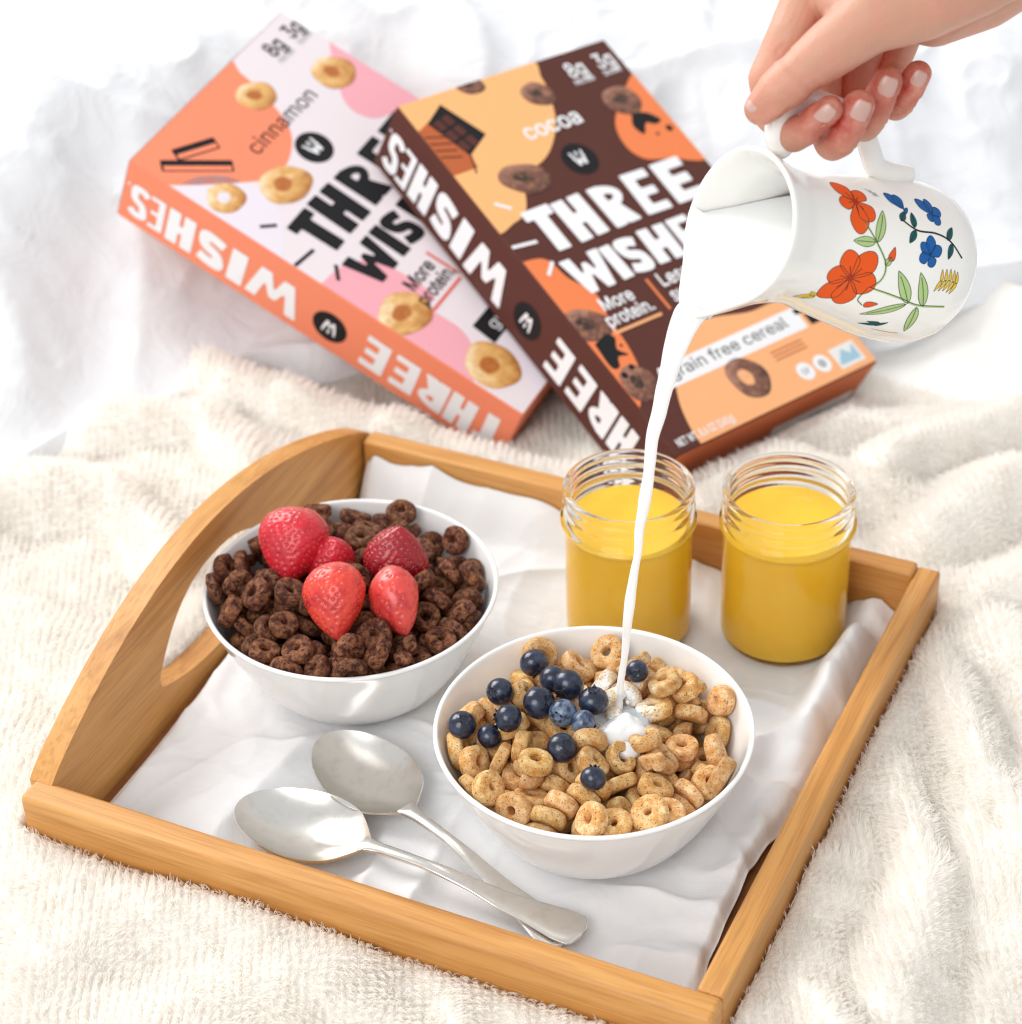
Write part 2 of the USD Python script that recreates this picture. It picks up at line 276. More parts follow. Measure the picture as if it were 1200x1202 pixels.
jit = rng.normal(0, 0.16, (N, 3))
aw = np.zeros((N, 3)); A_, B_ = to_tray(px, py)      # fibres close to the rails lean away from the wood
ta = np.where(np.abs(A_) > TW / 2 - 0.2, np.sign(A_), 0); tb = np.where(np.abs(B_) > TD / 2 - 0.2, np.sign(B_), 0)
c_, s_ = math.cos(TYAW), math.sin(TYAW); aw[:, 0] = ta * c_ - tb * s_; aw[:, 1] = ta * s_ + tb * c_; aw *= (0.7 * np.exp(-(d_t / 0.7) ** 2))[:, None]
m1 = root + ln[:, None] * (0.45 * nn + 0.16 * comb * 0.5 + jit * 0.3 + aw * 0.4) + pull * 0.25
m2 = root + ln[:, None] * (0.80 * nn + 0.38 * comb * 0.6 + jit * 0.7 + aw * 0.8) + pull * 0.6
m3 = root + ln[:, None] * (0.98 * nn + 0.72 * comb * 0.6 + jit * 1.2 + aw * 1.1) + pull * 0.85
pts = np.stack([root, m1, m2, m3], 1).reshape(-1, 3) * CM
bc = UsdGeom.BasisCurves.Define(stage, prim_path('pile', blanket))
bc.CreateTypeAttr('linear'); bc.CreatePointsAttr(Vt.Vec3fArray.FromNumpy(pts.astype(np.float32))); bc.CreateCurveVertexCountsAttr(Vt.IntArray.FromNumpy(np.full(N, 4, np.int32)))
wd = np.tile(np.array([0.034, 0.034, 0.028, 0.012]), N) * CM
bc.CreateWidthsAttr(Vt.FloatArray.FromNumpy(wd.astype(np.float32))); bc.SetWidthsInterpolation('vertex')
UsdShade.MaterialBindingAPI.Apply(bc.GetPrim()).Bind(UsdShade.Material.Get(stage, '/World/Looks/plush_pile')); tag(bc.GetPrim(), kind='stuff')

gx, gy = np.linspace(-85, 85, 460), np.linspace(0, 1, 330)
X, V = np.meshgrid(gx, gy, indexing='ij'); E0 = duvet_edge(X) - 0.3; Y = E0 + V ** 1.25 * (135 - E0)
obj_d = obj('duvet', (np.stack([X, Y, duvet_z(X, Y)], -1).reshape(-1, 3), tri(grid_faces(460, 330))), 'duvet_cotton')
tag(obj_d, 'white rumpled cotton duvet behind the tray, under the two cereal boxes', 'duvet')

# ------------------------------------------------------------------ tray
T4 = mtx([TC[0], TC[1], 0], [math.cos(TYAW), math.sin(TYAW), 0], [-math.sin(TYAW), math.cos(TYAW), 0], [0, 0, 1])
tray = thing('serving_tray', 'honey coloured wooden breakfast tray with an arched handle side', 'tray', T=T4)
def rbox(x0, x1, y0, y1, z0, z1, r=0.22):
    pts = [(x, y, z) for x in (x0 + r, x1 - r) for y in (y0 + r, y1 - r) for z in (z0 + r, z1 - r)]
    s = manifold3d.Manifold.sphere(r, 20)
    return manifold3d.Manifold.batch_hull([s.translate(p) for p in pts])
HW, HD, TK = TW / 2, TD / 2, 1.25
obj('front_rail', rbox(-HW, HW, -HD, -HD + TK + 0.25, -0.75, TH, 0.28), 'wood_along', tray, 40)
obj('back_rail', rbox(-HW + TK - 0.05, HW - TK + 0.03, HD - TK, HD, -0.75, TH + 0.25, 0.2), 'wood_along', tray, 40)
obj('side_rail', rbox(HW - TK, HW, -HD + TK + 0.22, HD, -0.75, TH + 0.02, 0.2), 'wood_across', tray, 40)
obj('base_board', rbox(-HW + 0.6, HW - 0.6, -HD + 0.6, HD - 0.6, -0.55, -0.05, 0.05), 'wood_dark', tray, 40)
# arched side with its handle slot, leaning slightly outwards
s = np.linspace(0, 1, 60); arch = TH + 4.55 * np.sin(np.pi * s) ** 0.85
prof = [(-HD + TK + 0.0 + (TD - TK) * q, h) for q, h in zip(s, arch)]
panel = Polygon([(-HD + TK, -0.75)] + prof + [(HD, -0.75)])
sl = np.linspace(-1, 1, 40)
slot = Polygon([(0.3 + 6.1 * q, 5.95 - 3.2 * abs(q) ** 2.4) for q in sl] + [(0.3 + 6.1 * q, 1.5 + 0.95 * abs(q) ** 2.5) for q in sl[::-1]]).buffer(0.3)
panel = panel.difference(slot)
m = trimesh.creation.extrude_polygon(panel, TK, engine='earcut')
v = np.array(m.vertices); v = np.stack([-HW + TK - v[:, 2], v[:, 0], v[:, 1]], -1)     # thickness -> -x, length -> y, height -> z
man = manifold3d.Manifold(manifold3d.Mesh(v.astype(np.float32), np.array(m.faces, np.uint32)))
if man.volume() <= 0: man = manifold3d.Manifold(manifold3d.Mesh(v.astype(np.float32), np.array(m.faces)[:, ::-1].astype(np.uint32).copy()))
q = man.refine_to_length(0.7).to_mesh(); v = np.array(q.vert_properties[:, :3], float); v[:, 0] -= 0.075 * np.maximum(v[:, 2] - 0.5, 0)
obj('handle_side', (v, np.array(q.tri_verts)), 'wood_across', tray, 35)

# ------------------------------------------------------------------ napkin lining the tray
OBJ_FLAT = [(3.485, -25.832, 4.3), (-8.207, -14.417, 4.3), (6.02, -11.18, 3.6), (14.09, -11.95, 3.6), (-10.3, -26.5, 3.0), (-7.6, -22.8, 3.0), (-1.5, -31.2, 2.5), (1.6, -33.5, 2.0)]
n = 250
U, V = np.meshgrid(np.linspace(0, 1, n), np.linspace(0, 1, n), indexing='ij')
w1 = lambda t, s: nz(np.stack([t * 6, 0 * t, 0 * t], -1), 1, s)
aL = -HW + TK + 0.3 + 0.8 * w1(V, 61) - 0.4 * V; aR = HW - TK - 0.75 + 1.1 * w1(V, 62) + 0.75 * sstep(0.62, 0.8, V)
A = aL + (aR - aL) * U; b0 = -HD + TK + 0.55 + 0.3 * w1(U, 63); b1 = HD - TK - 0.12
Bc = b0 + (b1 - b0) * V
P = np.stack([A, Bc, 0 * A], -1); Pw = P + 3.0 * np.stack([nz(P, 0.16, 71), nz(P, 0.16, 72), 0 * A], -1)
r1 = 1 - np.abs(2 * meshkit.noise(Pw * [0.20, 0.08, 1], 73) - 1); r2 = 1 - np.abs(2 * meshkit.noise(Pw * [0.10, 0.28, 1] + 9, 74) - 1)
r3 = 1 - np.abs(2 * meshkit.noise(Pw * [0.42, 0.24, 1] + 5, 76) - 1); r4 = 1 - np.abs(2 * meshkit.noise(Pw * [0.3, 0.55, 1] + 2, 77) - 1)
Z = 0.20 + 0.08 * r3 ** 6 + 0.06 * r4 ** 6 + 0.42 * r1 ** 5 + 0.36 * r2 ** 5 + 0.35 * np.maximum(fb(Pw, 0.3, 3, 75), 0) * 2
wx, wy = from_tray(A, Bc)
for ox, oy, rr in OBJ_FLAT:
    d = np.hypot(wx - ox, wy - oy); Z = 0.2 + (Z - 0.2) * sstep(rr - 0.6, rr + 1.4, d)
Z += 2.7 * sstep(HD - TK - 2.2, HD - TK, Bc) * (0.22 + 0.78 * sstep(2.5, -9, A)) * (0.9 + 0.3 * w1(A * 0.07, 64))          # climbs the back rail
hump = np.exp(-((A - 14.35) / 0.95) ** 2)
Z += hump * (1.75 * sstep(1.0, 6.0, Bc) * sstep(14.6, 11.5, Bc) + 0.75 * sstep(-15, -8, Bc) * (0.7 + w1(Bc * 0.15, 66)))    # rolled right edge
Z += 0.75 * np.exp(-((A - 12.1) / 1.0) ** 2) * sstep(-7, -1, Bc) * sstep(6, 2, Bc)
Z += 0.40 * np.exp(-((Bc - b0 - 0.5) / 0.7) ** 2) * (0.7 + w1(A * 0.2, 67)); Z += 0.3 * np.exp(-((A - aL - 0.6) / 0.7) ** 2)
edge = np.minimum(np.minimum(U, 1 - U) * 31, V * 31); Z -= np.minimum(Z - 0.1, 0.6) * (1 - sstep(0, 0.45, edge)) * 0.85
xy = np.stack(from_tray(A, Bc), -1)
top = np.concatenate([xy, Z[..., None]], -1).reshape(-1, 3); bot = top - [0, 0, 0.07]
f = tri(grid_faces(n, n)); ring = np.concatenate([np.arange(n) * n, (n - 1) * n + np.arange(1, n), np.arange(n - 2, -1, -1) * n + n - 1, np.arange(n - 2, 0, -1)])
k = len(top); rn = np.roll(ring, -1)
F = np.vstack([f, f[:, ::-1] + k, np.stack([ring, ring + k, rn], 1), np.stack([rn, ring + k, rn + k], 1)])
tag(obj('napkin', (np.vstack([top, bot]), F), 'napkin_cotton'), 'white creased cotton napkin lining the tray under bowls and jars', 'napkin')

# ------------------------------------------------------------------ bowls
BP = [(0, 0.12), (3.2, 0.12), (3.45, 0.0), (3.85, 0.0), (4.0, 0.1), (4.4, 0.42), (5.05, 1.1), (5.75, 2.15), (6.4, 3.4), (6.95, 4.6), (7.33, 5.6), (7.46, 5.82), (7.45, 5.93), (7.36, 5.97), (7.24, 5.92), (7.1, 5.6), (6.72, 4.6), (6.15, 3.4), (5.5, 2.25), (4.7, 1.25), (3.7, 0.72), (0, 0.6)]
bp = np.array(BP); bp = np.vstack([bp[:1], curve(bp[1:], 90), bp[-1:]]); bp[0, 0] = bp[-1, 0] = 0.0
def bowl(x, y, label):
    T = np.eye(4); T[:3, 3] = np.array([x, y, 0.30]) * CM
    tag(obj('cereal_bowl', lathe(bp, 128), 'porcelain', T=T), label, 'bowl')
bowl(3.485, -25.832, 'white porcelain bowl of tan cereal rings and blueberries, at the front of the tray')
bowl(-8.207, -14.417, 'white porcelain bowl of dark cocoa cereal rings topped with strawberries')

# ------------------------------------------------------------------ cereal rings, poses relative to their bowl: x y z quaternion radius half-thickness
RINGS = {
 'tan': [(-5.573,-1.065,3.729,0.174,-0.428,0.051,-0.885,0.754,0.331),
  (-0.865,-3.974,3.418,0.01,-0,0,1,0.803,0.388),
  (2.047,-4.652,3.437,0.973,0,0,-0.23,0.796,0.391),
  (-4.537,-2.141,3.846,0.429,0.468,-0.53,0.563,0.832,0.397),
  (3.725,-1.385,3.787,0.075,-0.134,-0.689,0.708,0.757,0.316),
  (-2.303,1.981,4.069,0.185,-0.058,0.264,-0.945,0.835,0.398),
  (-1.874,-4.26,4.13,0.061,0.257,0.964,0.044,0.842,0.356),
  (-2.322,-4.525,3.352,0.659,-0,0,0.752,0.791,0.311),
  (-3.514,-4.268,4.105,0.008,-0.174,0.972,0.159,0.744,0.335),
  (5.16,0.001,3.441,0.962,-0,-0,-0.272,0.721,0.395),
  (5.295,2.647,3.98,0.493,-0.65,0.537,-0.217,0.797,0.336),
  (-1.222,-5.679,3.777,0.474,0.718,-0.479,0.173,0.766,0.328),
  (5.947,1.134,4.23,0.742,0.338,-0.443,-0.373,0.827,0.311),
  (-3.759,-3.337,3.429,0,0.299,0.954,0,0.847,0.387),
  (-2.651,-5.5,4.388,0.494,0.573,-0.623,0.198,0.776,0.344),
  (3.01,5.065,4.931,0.762,-0.508,-0.339,0.214,0.79,0.373),
  (-4.703,-0.926,3.797,0.593,-0.355,0.269,-0.671,0.823,0.37),
  (2.379,-5.024,4.231,0.443,0.004,-0.002,0.896,0.736,0.386),
  (3.123,1.728,3.693,0.744,-0.267,-0.082,-0.607,0.82,0.356),
  (-3.653,1.256,4.447,0.102,0.902,0.039,-0.418,0.768,0.346),
  (0.417,-5.039,3.364,0,-0.993,-0.121,-0,0.817,0.324),
  (0.092,-5.03,4.063,0,-0.821,-0.571,0,0.782,0.364),
  (4.567,-2.568,3.612,0.158,-0.511,0.841,-0.077,0.831,0.346),
  (-1.92,3.467,4.456,0.828,-0.071,-0.312,0.46,0.732,0.385),
  (-3.039,-3.773,4.948,0.041,0.708,0.687,-0.161,0.82,0.378),
  (3.783,3.089,3.857,0.481,-0.495,0.718,0.09,0.845,0.371),
  (-4.505,-3.352,4.333,0.238,0.892,0.246,0.294,0.794,0.326),
  (0.31,-3.528,4.299,0.192,0.905,0.356,-0.132,0.841,0.323),
  (4.544,1.064,4.153,0.81,-0,0,0.586,0.755,0.345),
  (1.208,-5.979,4.397,0.499,-0.419,0.37,0.662,0.763,0.346),
  (-0.832,-3.042,4.447,0.474,0.082,0.863,-0.157,0.733,0.32),
  (1.854,3.469,4.129,0.99,0,0,0.144,0.826,0.377),
  (3.948,-0.328,4.088,0,-0.99,-0.143,0,0.746,0.333),
  (5.163,-1.436,3.875,0.518,0.76,-0.351,-0.176,0.792,0.362),
  (0.354,-1.607,3.813,0.201,-0.452,-0.544,-0.678,0.798,0.375),
  (-3.211,-0.701,4.343,0.146,-0.822,-0.354,0.421,0.745,0.358),
  (-5.62,-2.86,4.794,0.379,-0.283,-0.781,0.408,0.836,0.322),
  (-0.169,5.535,4.264,0.311,0.527,0.204,-0.764,0.841,0.374),
  (-3.486,-2.173,4.884,0.986,-0.024,0.061,-0.155,0.811,0.358),
  (-5.658,1.266,4.728,0.327,0.007,0.932,-0.156,0.743,0.391),
  (5.052,3.176,5.006,0.856,-0.245,-0.201,0.407,0.72,0.329),
  (-0.773,-0.692,4.357,0.003,0.177,0.955,-0.239,0.772,0.325),
  (4.708,1.877,4.853,0.173,0.722,0.561,-0.366,0.778,0.347),
  (0.875,2.054,4.393,0.571,-0.254,0.339,-0.704,0.748,0.318),
  (-4.76,0.829,4.155,0.676,0,0,0.737,0.815,0.335),
  (3.981,4.235,4.947,0.014,-0.452,-0.89,0.055,0.826,0.367),
  (1.812,-3.239,3.841,0.085,-0.795,-0.567,0.199,0.724,0.318),
  (1.794,-1.833,4.642,0.34,-0.231,-0.266,0.872,0.847,0.353),
  (3.866,-3.7,3.885,0.245,-0.555,-0.242,-0.757,0.843,0.318),
  (-0.382,-5.785,4.834,0.119,-0.861,0.475,0.137,0.841,0.326),
  (-4.679,0.153,4.902,0.491,-0.028,0.181,-0.852,0.774,0.331),
  (1.935,1.816,4.023,0.144,-0.513,-0.088,0.842,0.812,0.345),
  (-4.329,-1.285,5.218,0.115,0.52,-0.312,-0.787,0.808,0.319),
  (-1.344,5.118,4.563,0.025,0.262,-0.832,-0.489,0.837,0.376),
  (0.211,-1.78,4.935,0.02,-0.973,-0.229,-0.015,0.794,0.32),
  (2.527,0.293,4.318,0.184,0.881,0.357,-0.25,0.796,0.311),
  (3.037,-5.016,5.015,0.002,-0.309,-0.951,-0.006,0.799,0.381),
  (-1.895,-2.984,4.853,0.199,-0.422,-0.397,-0.79,0.723,0.397),
  (3.331,-4.182,3.851,0.745,-0.535,0.285,-0.279,0.8,0.368),
  (0.976,5.948,5.403,0.161,-0.913,-0.291,-0.236,0.829,0.363),
  (-1.991,-0.715,4.654,0.183,-0.722,0.552,-0.375,0.765,0.354),
  (-0.56,4.065,4.681,0.23,-0.022,-0.264,-0.937,0.748,0.342),
  (5.646,-0.644,4.609,0.065,0.817,-0.173,-0.546,0.841,0.375),
  (-6.284,-0.227,4.935,0.826,0.013,0.561,0.042,0.843,0.391),
  (-1.194,0.771,4.34,0.314,0.895,-0.056,-0.312,0.758,0.394),
  (6.103,2.177,5.38,0.523,-0.569,0.592,-0.23,0.725,0.377),
  (2.992,0.583,4.786,0.514,-0.28,-0.135,-0.799,0.733,0.337),
  (3.329,2.695,4.532,0.198,0.338,0.247,-0.886,0.847,0.389),
  (-3.784,0.265,5.878,0.499,-0.277,0.015,0.821,0.767,0.387),
  (-1.671,-1.7,5.184,0.196,-0.183,0.387,-0.882,0.825,0.311),
  (0.98,-4.876,4.791,0.029,-0.434,0.102,-0.895,0.82,0.352),
  (-2.289,-5.201,5.15,0.395,0.303,-0.792,0.352,0.776,0.34),
  (1.562,4.552,5.134,0.23,-0.23,0.24,-0.915,0.774,0.333),
  (2.029,-3.609,4.507,0.108,0.93,-0.298,-0.187,0.752,0.322),
  (4.166,-3.309,4.577,0.495,-0.605,-0.031,-0.623,0.742,0.312),
  (-2.977,5.012,4.777,0.898,-0.257,-0.063,-0.352,0.791,0.347),
  (3.095,-1.538,5.154,0.638,-0.261,0.167,-0.705,0.761,0.357),
  (-4.099,3.016,4.957,0.108,-0.1,-0.977,-0.153,0.795,0.359),
  (5.126,-2.682,4.639,0.191,-0.255,-0.938,-0.133,0.768,0.356),
  (0.488,-0.099,5.581,0.914,-0.255,-0.006,-0.315,0.77,0.385),
  (3.078,-2.316,4.159,0.965,-0,0,-0.262,0.757,0.322),
  (-0.697,-4.274,5.369,0.034,-0.346,-0.451,-0.822,0.788,0.377),
  (-3.742,4.354,4.432,0.841,-0.293,0.311,0.332,0.729,0.334),
  (1.012,-3.054,5.062,0.071,0.524,-0.75,0.396,0.819,0.326),
  (0.839,1.973,5.845,0.198,0.756,-0.405,0.475,0.77,0.32),
  (-2.935,3.321,5.162,0.731,-0.36,0.513,-0.27,0.766,0.392),
  (-1.689,-4.584,5.309,0.201,-0.205,-0.797,0.532,0.766,0.396),
  (-3.807,-4.624,5.191,0.047,0.429,0.711,0.555,0.822,0.361),
  (2.55,3.575,5.318,0.635,-0.649,-0.139,0.394,0.797,0.394),
  (-1.384,2.439,4.95,0.23,-0.299,-0.908,-0.181,0.746,0.315),
  (-5.884,1.292,5.608,0.86,-0.02,-0.362,-0.36,0.823,0.399),
  (5.639,-3.294,5.61,0.804,-0.364,-0.454,0.121,0.847,0.394),
  (0.612,3.232,5.678,0.095,-0.513,0.223,0.823,0.785,0.376),
  (-5.563,-1.337,5.124,0.494,-0.107,-0.854,-0.126,0.789,0.389),
  (0.18,1.105,4.705,0.475,-0.757,0.442,-0.077,0.83,0.38),
  (-4.88,2.094,5.03,0.133,-0.424,-0.607,0.659,0.791,0.39),
  (-0.291,2.609,5.201,0.586,-0.102,-0.741,0.312,0.8,0.323),
  (2.634,-3.412,5.033,0.147,0.845,-0.495,-0.139,0.789,0.376),
  (-0.55,4.859,5.508,0.182,0.33,0.132,0.917,0.834,0.344),
  (1.904,-0.322,5.116,0.969,0.176,-0.158,0.074,0.731,0.313),
  (-3.26,-2.796,5.634,0.057,-0.428,-0.9,0.062,0.787,0.349),
  (4.079,-0.422,4.79,0,0.314,-0.949,-0,0.731,0.35),
  (-3.787,1.913,5.668,0.936,-0.039,0.329,-0.118,0.836,0.384),
  (-0.253,-0.3,4.928,0.247,0.965,-0.061,-0.062,0.731,0.368),
  (-1.859,4.067,5.432,0.817,-0.261,-0.204,-0.471,0.781,0.387),
  (-2.468,1.208,5.061,0.626,-0.233,0.59,0.454,0.759,0.391),
  (2.943,1.787,5.299,0.601,-0.013,-0.186,-0.777,0.831,0.376),
  (4.501,2.89,5.623,0.948,-0.037,-0.3,-0.096,0.748,0.384),
  (1.142,-1.895,5.576,0.399,0.31,-0.04,0.862,0.725,0.355),
  (-1.2,-2.194,5.402,0.555,0.415,-0.105,0.713,0.743,0.333),
  (0.664,4.306,4.508,0.073,-0.801,-0.059,0.591,0.793,0.332),
  (-4.936,-3.523,5.527,0.912,0.212,0.343,0.08,0.771,0.359),
  (2.38,-2.712,5.894,0.25,0.457,0.845,-0.123,0.784,0.362),
  (1.639,2.767,5.298,0.718,0.311,-0.584,0.216,0.765,0.4),
  (-3.102,2.158,6.097,0.301,0.388,-0.86,-0.138,0.734,0.358),
  (3.504,2.743,6.093,0.97,-0.104,-0.172,0.136,0.796,0.384),
  (2.203,-5.652,5.618,0.956,0.129,-0.196,0.179,0.835,0.359),
  (-0.21,-3.788,5.668,0.067,-0.389,-0.725,0.564,0.816,0.342),
  (-2.762,-2.715,6.29,0.039,-0.649,-0.756,0.074,0.734,0.36),
  (-1.435,0.441,5.557,0.836,0.041,0.247,-0.489,0.795,0.32),
  (-0.251,-1.343,6.096,0.725,-0.504,0.288,0.371,0.79,0.393),
  (2.156,4.157,6.074,0.886,-0.385,-0.223,0.131,0.842,0.321),
  (1.351,1.165,5.222,0.789,0.096,0.437,0.42,0.794,0.356),
  (2.322,-1.13,6.033,0.181,0.92,0.344,0.043,0.733,0.373),
  (-3.324,-1.246,5.92,0.396,0.45,-0.526,-0.604,0.741,0.37),
  (-0.385,-6.173,5.857,0.008,0.851,0.335,0.403,0.809,0.348),
  (-0.19,-2.516,5.905,0.366,0.29,0.143,0.873,0.742,0.368),
  (0.628,-6.084,5.458,0.017,0.268,0.944,0.19,0.768,0.314),
  (-2.913,0.043,5.162,0.103,0.562,0.794,-0.205,0.816,0.354),
  (-2.303,6.05,5.441,0.533,0.503,-0.27,0.625,0.779,0.399),
  (-2.347,5.278,5.992,0.485,0.149,0.448,-0.736,0.825,0.35),
  (-1.131,1.674,5.373,0.672,0.408,-0.192,0.587,0.75,0.347)],
 'coc': [(4.704,-2.302,4.002,0.55,0,0,0.835,0.711,0.372),
  (2.906,-4.656,4.124,0.073,-0.469,0.875,-0.097,0.795,0.341),
  (-4.02,-2.359,4.459,0.152,-0.605,-0.304,0.72,0.82,0.378),
  (-1.696,-5.43,4.245,0.084,-0.489,-0.822,0.279,0.755,0.32),
  (2.523,-0.975,4.604,0.13,-0.928,-0.348,-0.018,0.727,0.337),
  (-4.656,-3.654,4.939,0.193,0.524,-0.677,-0.478,0.707,0.376),
  (-3.707,-3.924,3.962,0.866,0,-0,0.5,0.793,0.332),
  (3.269,-4.888,4.937,0.105,0.835,0.537,0.066,0.785,0.318),
  (-2.433,3.587,3.95,0,0.478,-0.878,-0,0.764,0.32),
  (4.366,-3.833,4.419,0.213,-0.524,0.536,-0.627,0.769,0.394),
  (1.876,-5.235,4.352,0.482,-0.304,-0.318,0.758,0.794,0.315),
  (4.424,-1.58,4.786,0.292,0.001,-0.004,-0.957,0.811,0.393),
  (3.661,-3.264,4.382,0.557,0.55,0.508,0.359,0.748,0.313),
  (1.533,-4.146,5.211,0.251,-0.605,0.562,-0.505,0.785,0.317),
  (4.936,3.021,4.855,0.236,0.97,0.05,-0.031,0.82,0.32),
  (2.027,3.626,4.371,0.6,-0.26,0.268,-0.708,0.818,0.369),
  (2.273,0.878,4.717,0.01,0.118,0.992,-0.035,0.8,0.344),
  (-1.943,5.596,5.205,0.73,0.121,0.672,0.005,0.797,0.377),
  (-3.386,-1.605,5.046,0.361,-0.665,-0.075,-0.65,0.756,0.352),
  (-1.967,3.267,4.988,0.834,-0.415,0.235,-0.276,0.71,0.381),
  (4.548,-4.13,5.464,0.049,0.027,-0.09,0.994,0.713,0.313),
  (1.122,1.205,4.412,0.249,-0.473,0.37,-0.76,0.771,0.368),
  (1.957,2.325,4.444,0.585,0.688,0.147,-0.404,0.813,0.348),
  (5.09,-3.07,5.129,0.766,-0.475,0.421,0.103,0.786,0.33),
  (3.965,4.248,5.033,0.301,-0.948,-0.004,0.101,0.725,0.372),
  (-5.409,3.081,4.788,0.034,-0.755,0.37,0.54,0.761,0.374),
  (5.855,-0.859,5.176,0.625,0.451,0.541,-0.337,0.785,0.392),
  (-0.42,-4.502,4.41,0.422,0.17,-0.867,-0.205,0.804,0.393),
  (-3.273,0.173,5.803,0.857,-0.089,-0.371,-0.346,0.755,0.364),
  (-3.032,2.172,4.444,0.799,0.464,0.232,0.303,0.818,0.365),
  (1.033,5.099,5.043,0.187,0.016,-0.974,0.13,0.824,0.335),
  (-1.223,-1.356,4.327,0.153,0.403,-0.179,-0.885,0.738,0.354),
  (-1.224,-3.988,4.355,0.467,-0.321,0.342,-0.75,0.759,0.352),
  (0.393,-5.988,4.398,0.24,-0.162,0.526,0.8,0.763,0.373),
  (3.891,-0.091,4.715,0.09,-0.006,-0.066,0.994,0.721,0.324),
  (-0.65,-5.952,5.078,0.318,-0.758,0.501,-0.273,0.733,0.392),
  (-0.748,5.403,4.886,0.237,0.109,-0.494,0.83,0.767,0.369),
  (-0.56,4.788,5.371,0.026,0.046,0.503,-0.862,0.76,0.361),
  (0.427,-1.379,4.816,0.215,0.976,-0.017,0.007,0.764,0.362),
  (-2.867,4.288,5.211,0.524,0.48,0.075,0.699,0.708,0.326),
  (5.411,0.303,4.892,0.16,0.738,0.618,0.217,0.819,0.31),
  (2.856,2.041,5.803,0.21,0.12,0.865,0.439,0.807,0.395),
  (-1.798,1.692,4.976,0.239,0.06,-0.965,0.093,0.805,0.324),
  (-4.267,3.412,5.477,0.695,0.037,0.716,-0.046,0.708,0.35),
  (5.941,-2.141,4.844,0.805,-0.327,-0.427,0.251,0.771,0.319),
  (0.053,-4.556,5.485,0.777,0.05,0.002,0.627,0.789,0.319),
  (2.623,-4.024,5.093,0.757,-0.573,-0.152,0.276,0.744,0.317),
  (-2.568,1.017,4.772,0.843,-0.051,0.388,0.37,0.751,0.327),
  (1.017,3.397,5.058,0.119,0.394,-0.053,-0.91,0.81,0.356),
  (-1.839,-4.517,5.172,0.214,-0.903,0.325,-0.182,0.736,0.323),
  (4.379,-1.384,5.903,0.373,0.121,0.49,0.779,0.715,0.351),
  (-2.98,-5.673,5.173,0.322,0.745,0.37,-0.452,0.802,0.358),
  (6.064,1.894,5.018,0.768,-0.06,-0.546,0.329,0.7,0.362),
  (-0.562,-2.673,4.976,0.835,-0.142,-0.055,0.53,0.806,0.372),
  (-0.061,0.307,5.493,0.179,-0.05,-0.038,-0.982,0.726,0.344),
  (-3.317,-4.122,4.738,0.788,0.028,-0.002,-0.615,0.772,0.388),
  (2.488,-6.075,5.592,0.353,0.238,0.793,-0.436,0.761,0.344),
  (-0.031,6.148,5.619,0.217,0.962,-0.118,-0.116,0.769,0.345),
  (4.83,1.548,4.984,0.434,0.476,-0.263,0.718,0.748,0.334),
  (2.651,3.607,4.847,0.038,0.909,-0.185,-0.371,0.72,0.376),
  (1.412,-2.114,5.13,0.506,0.709,0.05,0.489,0.77,0.39),
  (2.902,-2.185,4.921,0.31,0.012,0.221,-0.924,0.775,0.356),
  (2.06,-3.104,5.119,0.727,0.663,-0.17,-0.051,0.705,0.32),
  (-4.241,1.413,5.291,0.88,-0.133,0.29,0.353,0.809,0.367),
  (-2.47,4.315,5.986,0.792,0.388,0.293,0.369,0.782,0.342),
  (-4.587,4.379,4.942,0.529,-0.709,-0.449,0.128,0.708,0.34),
  (3.774,-2.339,5.549,0.159,-0.689,-0.697,-0.118,0.75,0.31),
  (0.285,3.409,5.38,0.913,0.035,-0.396,-0.085,0.708,0.365),
  (4.425,0.006,5.462,0.149,-0.314,-0.935,0.064,0.702,0.333),
  (-0.777,2.39,5.357,0.001,0.977,0.212,-0.002,0.728,0.316),
  (0.812,-3.26,5.876,0.603,0.247,-0.424,0.629,0.75,0.394),
  (1.341,-0.111,4.975,0.685,0.16,-0.39,0.594,0.755,0.377),
  (-4.016,-3.145,5.745,0.447,-0.299,0.21,-0.816,0.7,0.365),
  (2.689,-5.235,5.94,0.33,0.165,0.821,-0.435,0.76,0.388),
  (2.709,5.22,5.014,0.166,-0.332,0.157,0.915,0.79,0.321),
  (-2.659,-0.492,4.983,0.398,-0.869,-0.28,0.086,0.823,0.319),
  (-2.988,-1.541,6.197,0.127,-0.965,-0.214,0.086,0.737,0.365),
  (-1.597,0.666,5.545,0.168,-0.11,0.352,-0.914,0.804,0.342),
  (3.599,-0.706,6.452,0.47,0.468,0.734,-0.147,0.722,0.391),
  (3.444,3.066,5.496,0.684,0.029,0.127,-0.718,0.779,0.322),
  (1.252,-5.862,5.153,0.147,-0.78,-0.517,0.32,0.739,0.336),
  (-5.583,-0.362,6.473,0.418,0.695,-0.235,0.536,0.758,0.363),
  (-5.139,-2.243,5.152,0.695,-0.42,0.145,-0.565,0.75,0.337),
  (-2.581,-3.071,5.075,0.183,-0.303,-0.194,-0.915,0.823,0.325),
  (0.721,-2.252,6.491,0.423,0.891,0.166,0.014,0.77,0.347),
  (5.03,0.729,5.934,0.136,0.371,0.364,0.843,0.745,0.334),
  (5.264,3.871,5.621,0.271,0.311,0.785,0.462,0.738,0.34),
  (-6.466,1.721,5.986,0.369,-0.43,0.383,-0.73,0.701,0.339),
  (1.15,1.949,5.723,0.216,-0.762,-0.141,0.594,0.722,0.321),
  (-2.161,-1.249,5.045,0.816,0.406,0.024,0.41,0.802,0.359),
  (-5.923,-1.807,5.942,0.548,-0.407,-0.297,0.668,0.786,0.379),
  (1.612,5.853,5.373,0.113,0.965,0.118,-0.206,0.773,0.339),
  (-2.072,-2.601,5.432,0.896,-0.167,0.319,0.262,0.752,0.373),
